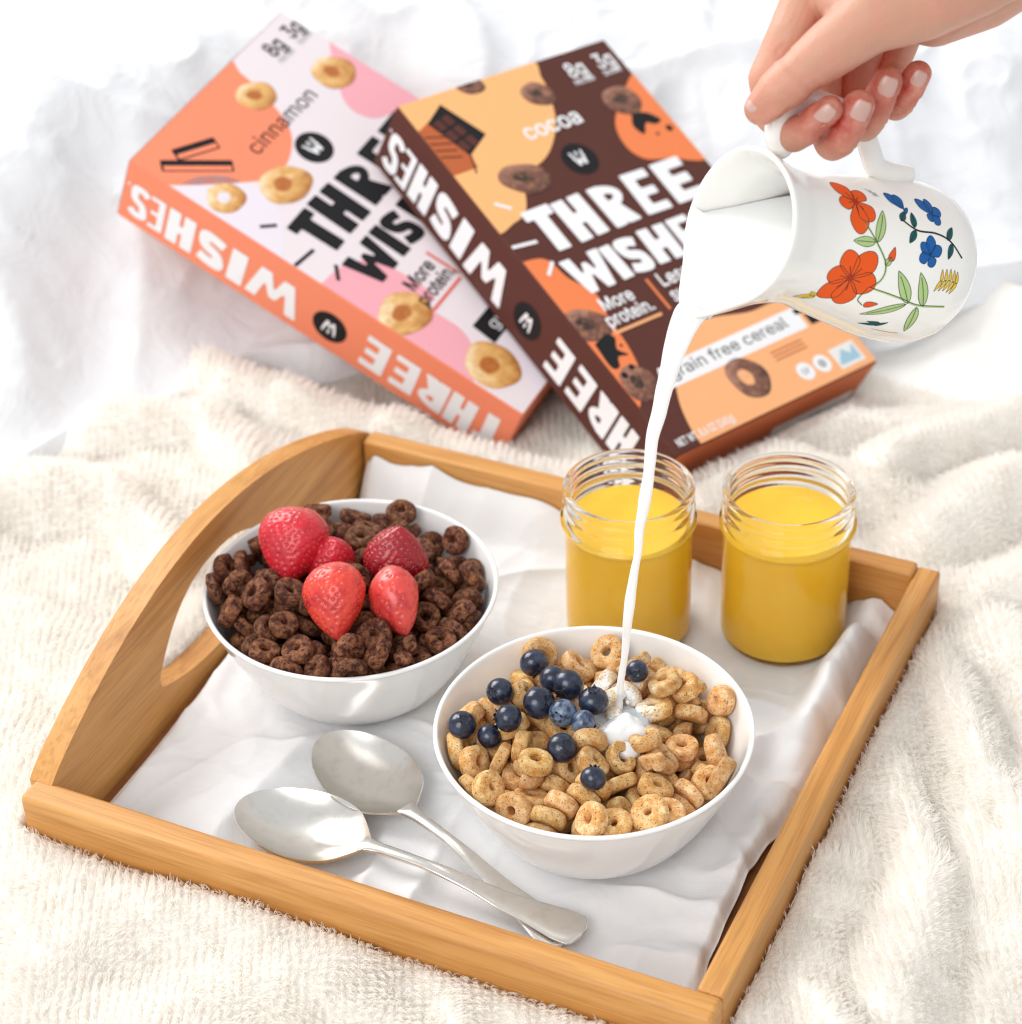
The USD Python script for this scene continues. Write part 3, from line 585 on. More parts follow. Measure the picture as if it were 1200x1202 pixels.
  (5.481,-2.155,5.7,0.202,0.899,0.157,0.357,0.699,0.373),
  (-3.462,2.142,5.878,0.349,-0.192,0.885,0.243,0.7,0.396),
  (-0.987,-1.095,5.516,0.35,0.216,-0.911,0.024,0.82,0.338),
  (-5.253,-2.677,4.359,0.645,0.093,0.434,0.622,0.765,0.376),
  (-1.792,-0.493,6.269,0.886,-0.223,-0.305,-0.268,0.803,0.358),
  (-1.681,4.083,6.082,0.156,0.6,-0.636,-0.46,0.775,0.356),
  (0.406,-0.114,6.644,0.234,-0.374,-0.392,-0.807,0.818,0.319),
  (1.357,-4.573,6.299,0.187,-0.398,0.892,0.099,0.82,0.376),
  (3.02,-0.631,5.377,0.32,0.068,-0.099,0.94,0.782,0.333),
  (0.13,1.926,5.731,0.356,0.424,-0.065,0.831,0.759,0.32),
  (-1.741,2.457,5.995,0.108,-0.969,-0.13,-0.182,0.787,0.311),
  (3.507,0.938,5.614,0.293,0.642,-0.285,0.649,0.765,0.349),
  (-5.881,-0.902,5.084,0.352,-0.189,0.859,0.321,0.731,0.378),
  (2.21,4.442,5.789,0.597,-0.264,-0.172,0.738,0.766,0.319),
  (-4.4,-1.705,5.736,0.316,-0.327,0.891,-0.008,0.714,0.37),
  (2.454,5.813,6.129,0.939,0.103,-0.047,0.324,0.728,0.332),
  (-0.809,3.817,5.983,0.703,0.438,0.21,0.519,0.8,0.313),
  (-5.129,3.673,6.183,0.542,-0.547,0.241,-0.59,0.736,0.374),
  (-0.874,-2.259,6.043,0.782,0.595,0.129,0.134,0.786,0.338),
  (1.188,-1.02,5.698,0.001,0.338,-0.87,0.36,0.719,0.374),
  (2.221,-1.061,6.846,0.124,0.42,0.8,0.409,0.769,0.397),
  (2.699,-1.946,6.038,0.454,0.193,-0.216,-0.843,0.795,0.33),
  (-6.241,0.721,4.852,0.572,-0.348,0.411,-0.618,0.797,0.349),
  (-2.404,-4.738,5.673,0.253,0.21,0.067,-0.942,0.818,0.311),
  (-4.461,-0.465,5.081,0.444,0.301,-0.089,0.839,0.765,0.38),
  (0.475,2.783,6.736,0.204,0.043,-0.019,0.978,0.823,0.314),
  (-5.633,2.002,5.859,0.294,0.688,-0.299,-0.592,0.766,0.315),
  (-3.167,3.147,5.669,0.561,-0.739,0.336,-0.163,0.734,0.348),
  (-6.738,-0.116,6.105,0.594,0.002,-0.805,0.008,0.774,0.313),
  (0.184,-5.725,6.369,0.54,-0.732,-0.142,0.389,0.799,0.376),
  (-3.142,-3.455,6.248,0.107,-0.935,-0.326,0.091,0.708,0.347),
  (0.317,-1.506,6.847,0.418,0.678,0.593,-0.121,0.793,0.397),
  (-1.973,6.06,6.232,0.642,-0.136,-0.151,-0.739,0.736,0.323),
  (0.285,-6.69,5.95,0.567,0.809,-0.117,0.1,0.73,0.324),
  (6.148,0.546,5.802,0.292,-0.54,-0.68,0.401,0.787,0.352),
  (-4.07,-4.566,5.532,0.285,-0.054,0.064,-0.955,0.74,0.317),
  (0.772,4.378,6.114,0.024,0.182,0.138,0.973,0.806,0.33),
  (-4.092,-0.347,6.377,0.908,0.266,-0.323,0.02,0.764,0.346),
  (-4.627,-1.365,6.6,0.301,-0.556,0.769,-0.093,0.821,0.363),
  (-2.87,-1.709,6.883,0.053,0.438,-0.886,-0.144,0.763,0.327),
  (-1.664,3.233,7.149,0.82,0.231,0.087,0.517,0.772,0.334),
  (1.612,-6.109,6.38,0.198,-0.442,-0.094,0.87,0.77,0.368),
  (-3.077,3.306,6.809,0.098,-0.977,0.191,0.007,0.709,0.328),
  (-0.395,3.329,6.276,0.24,-0.874,-0.025,0.422,0.704,0.314),
  (-1.861,-2.035,6.506,0.428,0.76,0.251,0.42,0.76,0.311),
  (1.944,3.039,6.265,0.268,0.944,0.002,0.193,0.699,0.368),
  (-3.486,5.082,5.695,0.195,-0.176,0.898,-0.352,0.722,0.357),
  (-1.449,-5.993,5.467,0.486,0.33,-0.11,-0.802,0.721,0.334),
  (0.705,1.198,6.376,0.333,-0.929,0.132,-0.091,0.767,0.311),
  (-5.702,0.533,5.356,0.321,0.578,-0.629,-0.407,0.714,0.314)]}
def qmat(w, x, y, z):
    return np.array([[1 - 2 * (y * y + z * z), 2 * (x * y - z * w), 2 * (x * z + y * w)], [2 * (x * y + z * w), 1 - 2 * (x * x + z * z), 2 * (y * z - x * w)], [2 * (x * z - y * w), 2 * (y * z + x * w), 1 - 2 * (x * x + y * y)]])
def ring_mesh(R, t, seed, rough=0.05, na=40, nb=20, broken=True):
    r = np.random.default_rng(seed); rh = r.uniform(0.15, 0.25)
    a = np.linspace(0, 2 * np.pi, na, endpoint=False)[:, None]; b = np.linspace(0, 2 * np.pi, nb, endpoint=False)[None, :]
    mid, w = (R + rh) / 2, (R - rh) / 2; cb, sb = np.cos(b), np.sin(b)
    rad = mid + w * np.sign(cb) * np.abs(cb) ** 0.55; z = t * np.sign(sb) * np.abs(sb) ** 0.5 * (1 - 0.10 * (rad > mid) * np.abs(cb))
    z = z + 0 * a; rad = rad * (1 + r.uniform(0.0, 0.06) * np.cos(2 * a + r.uniform(0, 6)))
    p = np.stack([rad * np.cos(a), rad * np.sin(a), z], -1).reshape(-1, 3)
    nrm = np.stack([cb * np.cos(a), cb * np.sin(a), sb + 0 * a], -1).reshape(-1, 3)
    s = seed * 7.3
    p = p + nrm * (1.9 * rough * fb(p + s, 1.3, 2, 81) + 1.5 * rough * fb(p + s, 4.5, 3, 82))[:, None]
    if broken and na > 20 and r.random() < 0.09:          # a broken ring: part of the arc, closed with its two break faces
        k = int(na * r.uniform(0.5, 0.72)); p = p.reshape(na, nb, 3)[:k]; e0, e1 = p[0].mean(0), p[-1].mean(0)
        f = tri(grid_faces(k, nb, False, False)); a_ = np.arange(k - 1)[:, None] * nb + nb - 1; f = tri(grid_faces(k, nb, True, False)); j = np.arange(nb)
        f = np.vstack([f, np.stack([(j + 1) % nb, j, np.full(nb, k * nb)], 1), np.stack([(k - 1) * nb + j, (k - 1) * nb + (j + 1) % nb, np.full(nb, k * nb + 1)], 1)])
        return np.vstack([p.reshape(-1, 3), e0[None] + 0.04 * r.normal(size=3), e1[None] + 0.04 * r.normal(size=3)]), f
    p[:, 2] += 0.05 * r.normal() * (p[:, 0] / R) ** 2 + 0.04 * r.normal() * (p[:, 1] / R)
    return p, tri(grid_faces(na, nb, True, True))
def rings(key, bx, by, mat_, name, group, label, rough, wet=None):
    for i, q in enumerate(RINGS[key]):
        M_ = qmat(*q[3:7]); P_ = np.array([bx, by, 0.30]) + q[:3]
        p, f = ring_mesh(q[7] * 1.05, q[8] * 0.97, i + (0 if key == 'tan' else 500), rough)
        r = np.random.default_rng(i + 1000); k = r.uniform(0.78, 1.15); lab, grp = label, group
        tint = np.tile(np.array([k, k * r.uniform(0.95, 1.03), k * r.uniform(0.9, 1.05)]), (len(p), 1))
        wp = p @ M_.T + P_
        if wet is not None:
            d = np.linalg.norm((wp - wet) * [1, 0.8, 0.7], axis=1); w = sstep(2.3, 0.9, d + 0.7 * fb(wp, 2.2, 2, 83)) * sstep(-0.5, 0.25, wp[:, 2] - P_[2] + 0.15)
            tint = tint * (1 - w[:, None]) + np.array([1.5, 2.3, 4.6]) * w[:, None]
            if w.mean() > 0.25: lab, grp = 'tan cereal ring whitened by the splashing milk in the front bowl', 'milk splashed tan cereal rings'
        if lab == label:
            face = abs(M_[2, 2]); how = 'lying flat' if face > 0.85 else 'standing on edge' if face < 0.4 else 'leaning'
            d = math.hypot(q[0], q[1]); ang = math.degrees(math.atan2(q[1], q[0]))
            where = ('in the middle' if d < 2.6 else 'on the right' if abs(ang) < 45 else 'towards the back' if 45 <= ang < 135 else 'towards the front' if -135 < ang <= -45 else 'on the left') + (', by the bowl wall' if d > 5.0 else '')
            lab = f'{label} {how} {where}'; grp = f'{group}, {how} {where}'
        T = np.eye(4); T[:3, :3] = M_; T[:3, 3] = P_ * CM
        tag(obj(name, (p, f), mat_, T=T, tint=tint), lab, 'cereal ring', grp)
SPLASH = np.array([4.62, -24.55, 5.9])
rings('tan', 3.485, -25.832, 'tan_cereal', 'tan_cereal_ring', 'tan cereal rings in the front bowl', 'tan cereal ring in front bowl', 0.036, SPLASH)
rings('coc', -8.207, -14.417, 'cocoa_cereal', 'cocoa_cereal_ring', 'cocoa cereal rings in the strawberry bowl', 'cocoa cereal ring', 0.062)
def heap(key, bx, by, mat_, label, seed):
    """The lower layer that shows only through the gaps."""
    r = np.random.default_rng(seed); ms = []
    for i in range(75):
        rad = 5.15 * math.sqrt((i + 0.5) / 75); a = i * 2.39996
        p, f = ring_mesh(0.64, 0.32, 900 + i, 0.05, 14, 8); q = r.normal(size=4) * [0.3, 0.12, 0.12, 1]; q /= np.linalg.norm(q)
        ms.append((p @ qmat(*q).T + [rad * math.cos(a), rad * math.sin(a), 3.25 + 0.15 * r.normal()], f))
    t, th = np.meshgrid(np.linspace(0, 1, 16), np.linspace(0, 2 * np.pi, 40, endpoint=False), indexing='ij'); rr = 5.75 * t
    ms.append((np.stack([rr * np.cos(th), rr * np.sin(th), 3.0 + 0 * th], -1).reshape(-1, 3), tri(grid_faces(16, 40, True))))
    v, f = join(ms)
    tag(obj('cereal_heap', (v + [bx, by, 0.30], f), mat_, tint=np.full((len(v), 3), 0.9)), label, 'cereal', kind='stuff')
heap('tan', 3.485, -25.832, 'tan_cereal', 'buried tan cereal under the top rings of the front bowl', 5)
heap('coc', -8.207, -14.417, 'cocoa_cereal', 'buried cocoa cereal under the top rings of the strawberry bowl', 6)

# ------------------------------------------------------------------ blueberries
BLUE = [(5.714,-22.558,6.677,0.545),
  (0.849,-21.426,6.482,0.694),
  (1.693,-23.228,7,0.642),
  (2.394,-23.763,7,0.76),
  (-0.813,-23.957,6.892,0.659),
  (0.997,-24.975,7,0.773),
  (2.077,-25.756,7,0.67),
  (3.534,-24.988,7,0.713),
  (2.991,-26.461,7,0.588),
  (-0.45,-25.982,6.999,0.668),
  (-2.618,-25.644,6.387,0.672),
  (-1.349,-26.061,6.014,0.59),
  (1.957,-27.692,6.578,0.7),
  (3.26,-30.115,6.849,0.591)]
BLAB = ['small blueberry at the back of the front bowl, right of the milk stream', 'rearmost blueberry left of the milk stream, near the back rim', 'blueberry half hidden behind the biggest blueberry of the cluster', 'biggest blueberry, at the top of the cluster',
        'isolated blueberry up left, beside a lying cereal ring', 'large dark blueberry in the middle of the cluster', 'blueberry speckled with milk below the middle of the cluster', 'blueberry next to the milk splash, at the right of the cluster',
        'milk coated blueberry right at the edge of the splash', 'blueberry at the left foot of the cluster, upper one of a touching pair', 'leftmost blueberry, close to the left rim of the front bowl', 'blueberry at the left foot of the cluster, lower one of a touching pair',
        'blueberry sitting on a cereal ring in the bowl middle', 'frontmost blueberry, below the milk splash']
def blueberry(x, y, z, R, i):
    r = np.random.default_rng(300 + i); s = trimesh.creation.icosphere(4, 1.0); v = np.array(s.vertices)
    a = np.arctan2(v[:, 1], v[:, 0]); h = v[:, 2]; rr = np.hypot(v[:, 0], v[:, 1])
    d = 1 - 0.10 * np.exp(-((rr) / 0.22) ** 2) * (h > 0) + 0.03 * np.exp(-((rr - 0.33) / 0.09) ** 2) * (h > 0) * (1 + 0.6 * np.cos(5 * a)) + 0.03 * fb(v + i, 1.4, 2, 91)
    v = v * d[:, None] * [1, 1, 0.93] * R
    ax = r.normal(size=3) + [0.2, -0.7, 0.8]; ax /= np.linalg.norm(ax); X = np.cross(ax, [0.3, 0.5, 0.1]); X /= np.linalg.norm(X)
    z += 0.05; R *= 1.07
    t = thing('blueberry', BLAB[i], 'blueberry', T=mtx([x, y, z], X, np.cross(ax, X), ax))
    obj('berry', (v, np.array(s.faces)), 'berry_milky' if i in (6, 8) else 'berry_skin', t)
    ms = []
    for k in range(5):      # the little crown
        b = 2 * np.pi * k / 5; e = np.array([math.cos(b), math.sin(b), 0]); f = np.array([-e[1], e[0], 0])
        base = e * 0.25 * R + np.array([0, 0, 0.88 * R]); tip = e * 0.44 * R + np.array([0, 0, 0.99 * R])
        V = np.array([base - f * 0.14 * R, base + f * 0.14 * R, tip, base - f * 0.14 * R - [0, 0, .04 * R], base + f * 0.14 * R - [0, 0, .04 * R], tip - [0, 0, .05 * R]])
        ms.append((V, np.array([[0, 1, 2], [5, 4, 3], [0, 3, 4], [0, 4, 1], [1, 4, 5], [1, 5, 2], [2, 5, 3], [2, 3, 0]])))
    obj('crown', join(ms), 'berry_crown', t, False)
for i, q in enumerate(BLUE): blueberry(*q, i)

# ------------------------------------------------------------------ strawberries
STRAW = [(-11.034,-12.94,7.75,-0.234,-0.818,-0.526,4.1,1.75),
  (-9.209,-13.323,7.15,0.286,-0.342,0.895,3,1.35),
  (-5.867,-13.557,7.45,0.187,-0.01,0.982,3.3,1.72),
  (-8.751,-17.421,7.55,0.069,-0.871,-0.487,4,1.62),
  (-5.844,-17.337,7.25,0.319,-0.827,-0.463,3.5,1.46)]
SLAB = ['large glossy red strawberry at the upper left of the cocoa bowl', 'small strawberry piece tucked behind the middle strawberries', 'dark crimson strawberry on the right, cut side turned down', 'orange red strawberry in front, pointing down to the bowl rim', 'smooth pinkish strawberry on the right, pointed end down']
TINT = [(0.60, 0.016, 0.035), (0.62, 0.018, 0.04), (0.30, 0.006, 0.020), (0.74, 0.055, 0.036), (0.76, 0.075, 0.062)]
def strawberry(i, x, y, z, ax, ay, az, L, R):
    nb, na = 110, 130; t = np.linspace(0, 1, nb)[:, None]; a = np.linspace(0, 2 * np.pi, na, endpoint=False)[None, :]
    u_ = np.clip((t - 0.36) / 0.64, 0, 1); sh = np.where(t < 0.36, np.sqrt(np.clip(1 - (1 - t / 0.36) ** 2, 0, 1)) ** 0.9, (1 - u_ ** 1.6) ** 0.80)     # blunt shoulder, rounded tip (t = 1)
    ell = 1 + 0.05 * np.cos(2 * a + i) + 0.055 * np.cos(3 * a + 2 * i)
    rr = R * sh * ell; p = np.stack([rr * np.cos(a), rr * np.sin(a), L * (t - 0.48) + 0 * a], -1)
    if i == 4: p[..., 0] *= 0.78; p[..., 2] -= 0.35 * np.exp(-(p[..., 0] / 0.5) ** 2) * (p[..., 2] < 0) * 0.6
    if i == 2: p[..., 1] *= 0.85
    p = p.reshape(-1, 3); p += (p / np.linalg.norm(p, axis=1)[:, None]) * (0.10 * fb(p + 5 * i, 0.8, 2, 95))[:, None]
    f = tri(grid_faces(nb, na, True)); m = trimesh.Trimesh(p, f, process=False); vn = np.nan_to_num(np.array(m.vertex_normals))
    if ((vn * p).sum(1)).mean() < 0: f = f[:, ::-1]; vn = -vn
    seeds = []; rs = np.random.default_rng(40 + i)
    rows = 17
    for k in range(1, rows):
        u = (k / rows) ** 0.95; R_ = float(np.interp(u, t[:, 0], sh[:, 0])) * R; cnt = max(3, int(2 * math.pi * R_ / 0.46))
        for j in range(cnt): seeds.append((min(0.97, max(0.03, u + rs.normal() * 0.008)), 2 * math.pi * (j + 0.5 * (k % 2) + 0.16 * rs.normal() + 0.37 * k) / cnt))
    seeds = np.array(seeds); si = np.clip((seeds[:, 0] * (nb - 1)).round().astype(int), 2, nb - 3) * na + ((seeds[:, 1] / (2 * np.pi) * na).round().astype(int) % na)
    if i == 4: si = si[::2]
    sp, sn = p[si].copy(), vn[si].copy()
    from scipy.spatial import cKDTree
    d, _ = cKDTree(sp).query(p); p2 = p - vn * (0.060 * np.exp(-(d / 0.085) ** 2))[:, None]
    ax_ = np.array([ax, ay, az]); X = np.cross(ax_, [0.2, 0.3, 1]); X /= np.linalg.norm(X); Yv = np.cross(ax_, X)
    th = thing('strawberry', SLAB[i], 'strawberry', T=mtx([x, y, z], X, Yv, ax_))
    top = sstep(0.30, 0.0, np.repeat(t[:, 0], na))[:, None]; tint = np.array(TINT[i]) * (1 - 0.0 * top) + top * 0.35 * (np.array([0.9, 0.42, 0.34]) - TINT[i])
    obj('flesh', (p2, f), 'strawberry_red', th, tint=tint)
    ms = []
    for c, nrm in zip(sp, sn):
        dn = np.array([0, 0, 1.0]) - nrm * nrm[2]; dn /= np.linalg.norm(dn) + 1e-9; sd = np.cross(nrm, dn); c = c - nrm * 0.035
        V = np.array([c + dn * .062, c - dn * .062, c + sd * .034, c - sd * .034, c + nrm * .030, c - nrm * .02])
        ms.append((V, np.array([[0, 2, 4], [2, 1, 4], [1, 3, 4], [3, 0, 4], [2, 0, 5], [1, 2, 5], [3, 1, 5], [0, 3, 5]])))
    tag(obj('seeds', join(ms), 'strawberry_seed', th, True), kind='stuff')
for i, q in enumerate(STRAW): strawberry(i, *q)

# ------------------------------------------------------------------ juice jars
JO = [(0.0, 0.12), (2.3, 0.10), (2.75, 0.0), (3.0, 0.08), (3.2, 0.38), (3.27, 0.9), (3.28, 4.0), (3.28, 6.6), (3.36, 6.95), (3.50, 7.2), (3.50, 7.38), (3.36, 7.55), (3.26, 7.72), (3.25, 7.86), (3.38, 8.0), (3.40, 8.1), (3.27, 8.25), (3.24, 8.45), (3.34, 8.58), (3.36, 8.68), (3.25, 8.82), (3.24, 8.92), (3.36, 9.02), (3.37, 9.14), (3.30, 9.22), (3.18, 9.25), (3.07, 9.21), (3.02, 9.1), (3.02, 8.6), (3.04, 7.7), (3.13, 7.2), (3.12, 6.7), (3.10, 6.3), (3.10, 1.0), (2.98, 0.55), (2.5, 0.34), (0.0, 0.32)]
jo = np.array(JO); jo = np.vstack([jo[:1], curve(jo[1:-1], 150), jo[-1:]]); jo = np.maximum(jo, [0, 0])
def jar(x, y, level, label, jlabel):
    T = np.eye(4); T[:3, 3] = np.array([x, y, 0.27]) * CM
    tag(obj('glass_jar', lathe(jo, 128), 'clear_glass', T=T), label, 'jar')
    inner = jo[int(np.argmax(jo[:, 1])):][::-1]; inner = inner[inner[:, 1] < level - 0.12]
    pr = np.vstack([[[0, inner[0, 1] - 0.02]], inner + [0.02, -0.015], [[3.14, level - 0.05]], [[3.09, level + 0.02]], [[3.0, level - 0.005]], [[1.5, level - 0.015]], [[0, level - 0.02]]])
    j = thing('orange_juice', jlabel, 'juice', T=T)
    obj('juice', lathe(pr, 96), 'orange_juice', j, 50)
    r = np.random.default_rng(int(x * 10)); ms = []
    for k in range(16):
        a, q = r.uniform(0, 6.28), r.uniform(2.6, 2.93); s = r.uniform(0.02, 0.05); b = trimesh.creation.icosphere(1, s); b.apply_translation([q * math.cos(a), q * math.sin(a), level - 0.005]); ms.append(b)
    tag(obj('bubbles', join(ms), 'juice_foam', j), kind='stuff')
jar(6.02, -11.18, 7.05, 'clear glass jar of orange juice standing behind the front bowl and the milk stream', 'orange juice filling the jar behind the milk stream')
jar(14.09, -11.95, 7.2, 'clear glass jar of orange juice in the corner of the tray, beside the napkin fold', 'orange juice filling the jar in the corner of the tray')

# ------------------------------------------------------------------ spoons
def spoon(tip, neck, end, z, lift, label):
    """Frame: u from neck to tip. The handle runs the other way with a small bow."""
    tip, neck, end = (np.array([*q, 0.0]) for q in (tip, neck, end))
    u = (tip - neck) / np.linalg.norm(tip - neck); hd = (end - neck); HL = np.linalg.norm(hd); hd = hd / HL; w = np.array([-u[1], u[0], 0]); hw = np.array([-hd[1], hd[0], 0])
    Lb, Wb = 7.1, 2.2; na, nr = 72, 22
    t = np.linspace(0, 2 * np.pi, na, endpoint=False)
    ex = Lb / 2 + Lb / 2 * np.cos(t) ; wd_ = Wb * np.sin(t) * (1.04 - 0.10 * np.cos(t)) * np.where(np.cos(t) < 0, 1 - 0.16 * np.cos(t) ** 2 * 1.0, 1)
    wd_ = np.where(np.cos(t) < -0.6, wd_ * (1 - 0.25 * sstep(0.6, 1.0, -np.cos(t))), wd_)
    s = np.linspace(0, 1, nr)
    c0 = Lb * 0.50; lx = c0 + (ex[None] - c0) * s[:, None]; ly = wd_[None] * s[:, None]
    dep = 0.95 * (1 - s[:, None] ** 2.4) + 0 * lx
    rimz = 1.0 + 0.16 * ((lx / Lb) - 0.5) ** 2 * s[:, None]
    def P(a, b, c): return neck + a[..., None] * u + b[..., None] * w + (np.asarray(c) + z)[..., None] * np.array([0, 0, 1.0])
    up = P(lx, ly, rimz - dep); s2 = s * 1.015; lx2 = c0 + (ex[None] - c0) * s2[:, None]; ly2 = wd_[None] * s2[:, None]; lo = P(lx2, ly2, rimz - dep - 0.10 - 0.04 * (1 - s[:, None]))
    n0 = nr * na; f = tri(grid_faces(nr, na, True)); j = np.arange(na); e = (nr - 1) * na
    rim = np.vstack([np.stack([e + j, n0 + e + j, e + (j + 1) % na], 1), np.stack([e + (j + 1) % na, n0 + e + j, n0 + e + (j + 1) % na], 1)])
    t_ = thing('spoon', label, 'spoon')
    vb, fb_ = np.vstack([up.reshape(-1, 3), lo.reshape(-1, 3)]), np.vstack([f, f[:, ::-1] + n0, rim])
    obj('spoon_bowl', (vb, fb_[:, ::-1]), 'silver', t_, 50)
    k = np.linspace(-0.035, 1, 60); path = neck + np.outer(k * HL, hd) + np.outer(z + 0.92 + 0.28 * np.sin(np.pi * np.clip(k * 1.6, 0, 1)) - 0.55 * k + lift * k, [0, 0, 1.0])
    half = np.interp(k, [-0.035, 0.0, 0.06, 0.25, 0.5, 0.75, 0.9, 0.97, 0.99, 1.0], [0.52, 0.42, 0.33, 0.30, 0.42, 0.72, 1.02, 0.98, 0.72, 0.35])
    thk = np.interp(k, [-0.035, 0.0, 0.2, 0.6, 1], [0.07, 0.2, 0.17, 0.11, 0.08])
    a = np.linspace(0, 2 * np.pi, 20, endpoint=False)
    v = path[:, None] + (half[:, None] * np.cos(a)[None])[..., None] * hw + (thk[:, None] * np.sign(np.sin(a)) * np.abs(np.sin(a)) ** 0.8 - (0.12 * k ** 3)[:, None] * np.cos(a) ** 2)[..., None] * np.array([0, 0, 1.0])
    f = tri(grid_faces(60, 20, True)); q = 60 * 20; v = np.vstack([v.reshape(-1, 3), path[:1], path[-1:]]); j = np.arange(20); e = 59 * 20
    f = np.vstack([f, np.stack([(j + 1) % 20, j, np.full(20, q)], 1), np.stack([e + j, e + (j + 1) % 20, np.full(20, q + 1)], 1)])
    obj('handle', (v, f), 'silver', t_, 60)
spoon((-9.9, -19.9), (-5.3, -25.9), (1.80, -33.95), 0.42, -0.16, 'silver spoon farther from the front rail, its handle end passing under the other spoon')
spoon((-13.5, -25.0), (-7.2, -28.15), (2.6, -33.7), 0.44, 0.10, 'silver spoon nearest the front rail, its handle lying over the other spoon')

# ------------------------------------------------------------------ jug
JM, JA = np.array([10.133, -20.173, 29.182]), np.array([-0.7809633, -0.4314754, 0.4515808])
JE = np.array([-0.4391033, -0.1348753, -0.888255]); JB = np.array([0.4441673, -0.8919852, -0.0841297]); JL = 11.8
JP = np.array([(0, 2.85), (0.05, 3.0), (.2, 3.18), (.5, 3.38), (.8, 3.5), (1.8, 3.68), (3.0, 3.66), (5, 3.4), (7, 3.08), (8.6, 2.88), (9.9, 2.95), (10.9, 3.2), (11.8, 3.45)])
from scipy.interpolate import PchipInterpolator
jrad = PchipInterpolator(JP[:, 0], JP[:, 1])
def jug_pt(z, th, off=0.0):
    """Point of the jug wall at height z and angle th (radians, 0 = spout)."""
    z, th = np.broadcast_arrays(np.asarray(z, float), np.asarray(th, float)); th = (th + np.pi) % (2 * np.pi) - np.pi
    r = jrad(np.clip(z, 0, JL)) + off; sp = np.exp(-(th / 0.40) ** 2) * sstep(8.3, 11.9, z)
    r = r + 1.05 * sp; za = z + 0.35 * sp * sstep(9.5, 11.8, z) + 0.10 * np.cos(2 * th) * sstep(9, 11.8, z)
    return JM + (za - JL)[..., None] * JA + (r * np.cos(th))[..., None] * JE + (r * np.sin(th))[..., None] * JB
jug = thing('milk_jug', 'white ceramic jug painted with orange and blue flowers, tilted and pouring', 'jug')
th = np.linspace(0, 2 * np.pi, 144, endpoint=False)
zo = np.concatenate([[0, 0.05, 0.2, 0.5, 0.8], np.linspace(1.2, 11.8, 50)]); zi = np.linspace(11.72, 0.5, 40)
O = [jug_pt(z, th) for z in zo]; mid = [jug_pt(11.88, th, -0.07), jug_pt(11.9, th, -0.15), jug_pt(11.86, th, -0.23)]; I = [jug_pt(z, th, -0.30 - 0.03 * (11.8 - z) * (z > 9) - 0.08 * (z <= 9)) for z in zi]
c0 = np.repeat((JM - JL * JA)[None], 144, 0); c1 = np.repeat((JM - (JL - 0.4) * JA)[None], 144, 0)
rings_ = np.stack([c0 + 0 * O[0]] + O + mid + I + [c1])
obj('body', (rings_.reshape(-1, 3), tri(grid_faces(len(rings_), 144, True))), 'jug_glaze', jug, True)
ph = math.radians(14); JH = -JE * math.cos(ph) - JB * math.sin(ph)
hp = curve([JM + JA * (z - JL) + JH * q for z, q in [(10.6, 3.45), (11.1, 3.85), (11.5, 4.3), (11.45, 5.0), (10.8, 5.6), (9.7, 5.85), (8.3, 5.8), (7.1, 5.5), (6.35, 5.0), (5.75, 4.4), (5.15, 3.85), (4.3, 3.66), (3.6, 3.74), (3.1, 3.82), (2.85, 3.86)]], 90)
k = np.linspace(0, 1, 90); hr = np.interp(k, [0, 0.05, 0.15, 0.5, 0.72, 0.80, 0.9, 0.97, 1], [0.42, 0.56, 0.52, 0.48, 0.52, 0.56, 0.46, 0.40, 0.2])
obj('handle', tube(hp, hr, 24, squash=0.85, up=np.cross(JA, JH)), 'jug_glaze', jug, True)
# painted decoration: thin enamel laid on the glaze; 2-D frame (height, degrees) -> jug wall
DEG = 3.3 * math.pi / 180
def enamel(name, poly, ink_, off):
    """poly in (height cm, arc cm)."""
    ms = []
    for g in getattr(poly, 'geoms', [poly]):
        if g.is_empty or g.geom_type != 'Polygon': continue
        g = g.segmentize(0.12); v, f = trimesh.creation.triangulate_polygon(g, engine='earcut'); v, f = trimesh.remesh.subdivide_to_size(np.c_[v, 0 * v[:, 0]], f, 0.16)
        ms.append((jug_pt(v[:, 0], v[:, 1] / 3.3, off), np.array(f)))
    return obj(name, join(ms), 'ink_' + ink_, jug, False)
def hd(z, d): return np.array([z, d * DEG])
def petal(c, tip, w, n=16, bulge=0.55):
    c, tip = np.array(c), np.array(tip); d = tip - c; L_ = np.linalg.norm(d); d = d / L_; s = np.array([-d[1], d[0]])
    t = np.linspace(0, 1, n); h = w * np.sin(np.pi * t ** bulge) ** 0.8
    return Polygon(np.vstack([c + np.outer(t * L_, d) + np.outer(h, s), (c + np.outer(t * L_, d) - np.outer(h, s))[::-1][1:-1]])).buffer(0)
def round_petal(c, tip, w):
    d = tip - c; L_ = np.linalg.norm(d); a = math.degrees(math.atan2(d[1], d[0]))
    e = Polygon([(0.56 * L_ + 0.46 * L_ * math.cos(q) + 0.05 * L_ * math.cos(3 * q), w * (1 + 0.25 * math.cos(q)) * math.sin(q)) for q in np.linspace(0, 2 * math.pi, 32, endpoint=False)])
    return affinity.translate(affinity.rotate(unary_union([e, Polygon([(0, 0), (0.4 * L_, 0.5 * w), (0.4 * L_, -0.5 * w)])]), a, origin=(0, 0)), c[0], c[1])
def outlined(name, shapes, fill, off=0.006, lw=0.028, line='line'):
    for q in shapes: enamel(name, q, fill, off)
    enamel('outline', unary_union([q.exterior.buffer(lw / 2) if q.geom_type == 'Polygon' else unary_union([g.exterior for g in q.geoms]).buffer(lw / 2) for q in shapes]), line, off + 0.005)
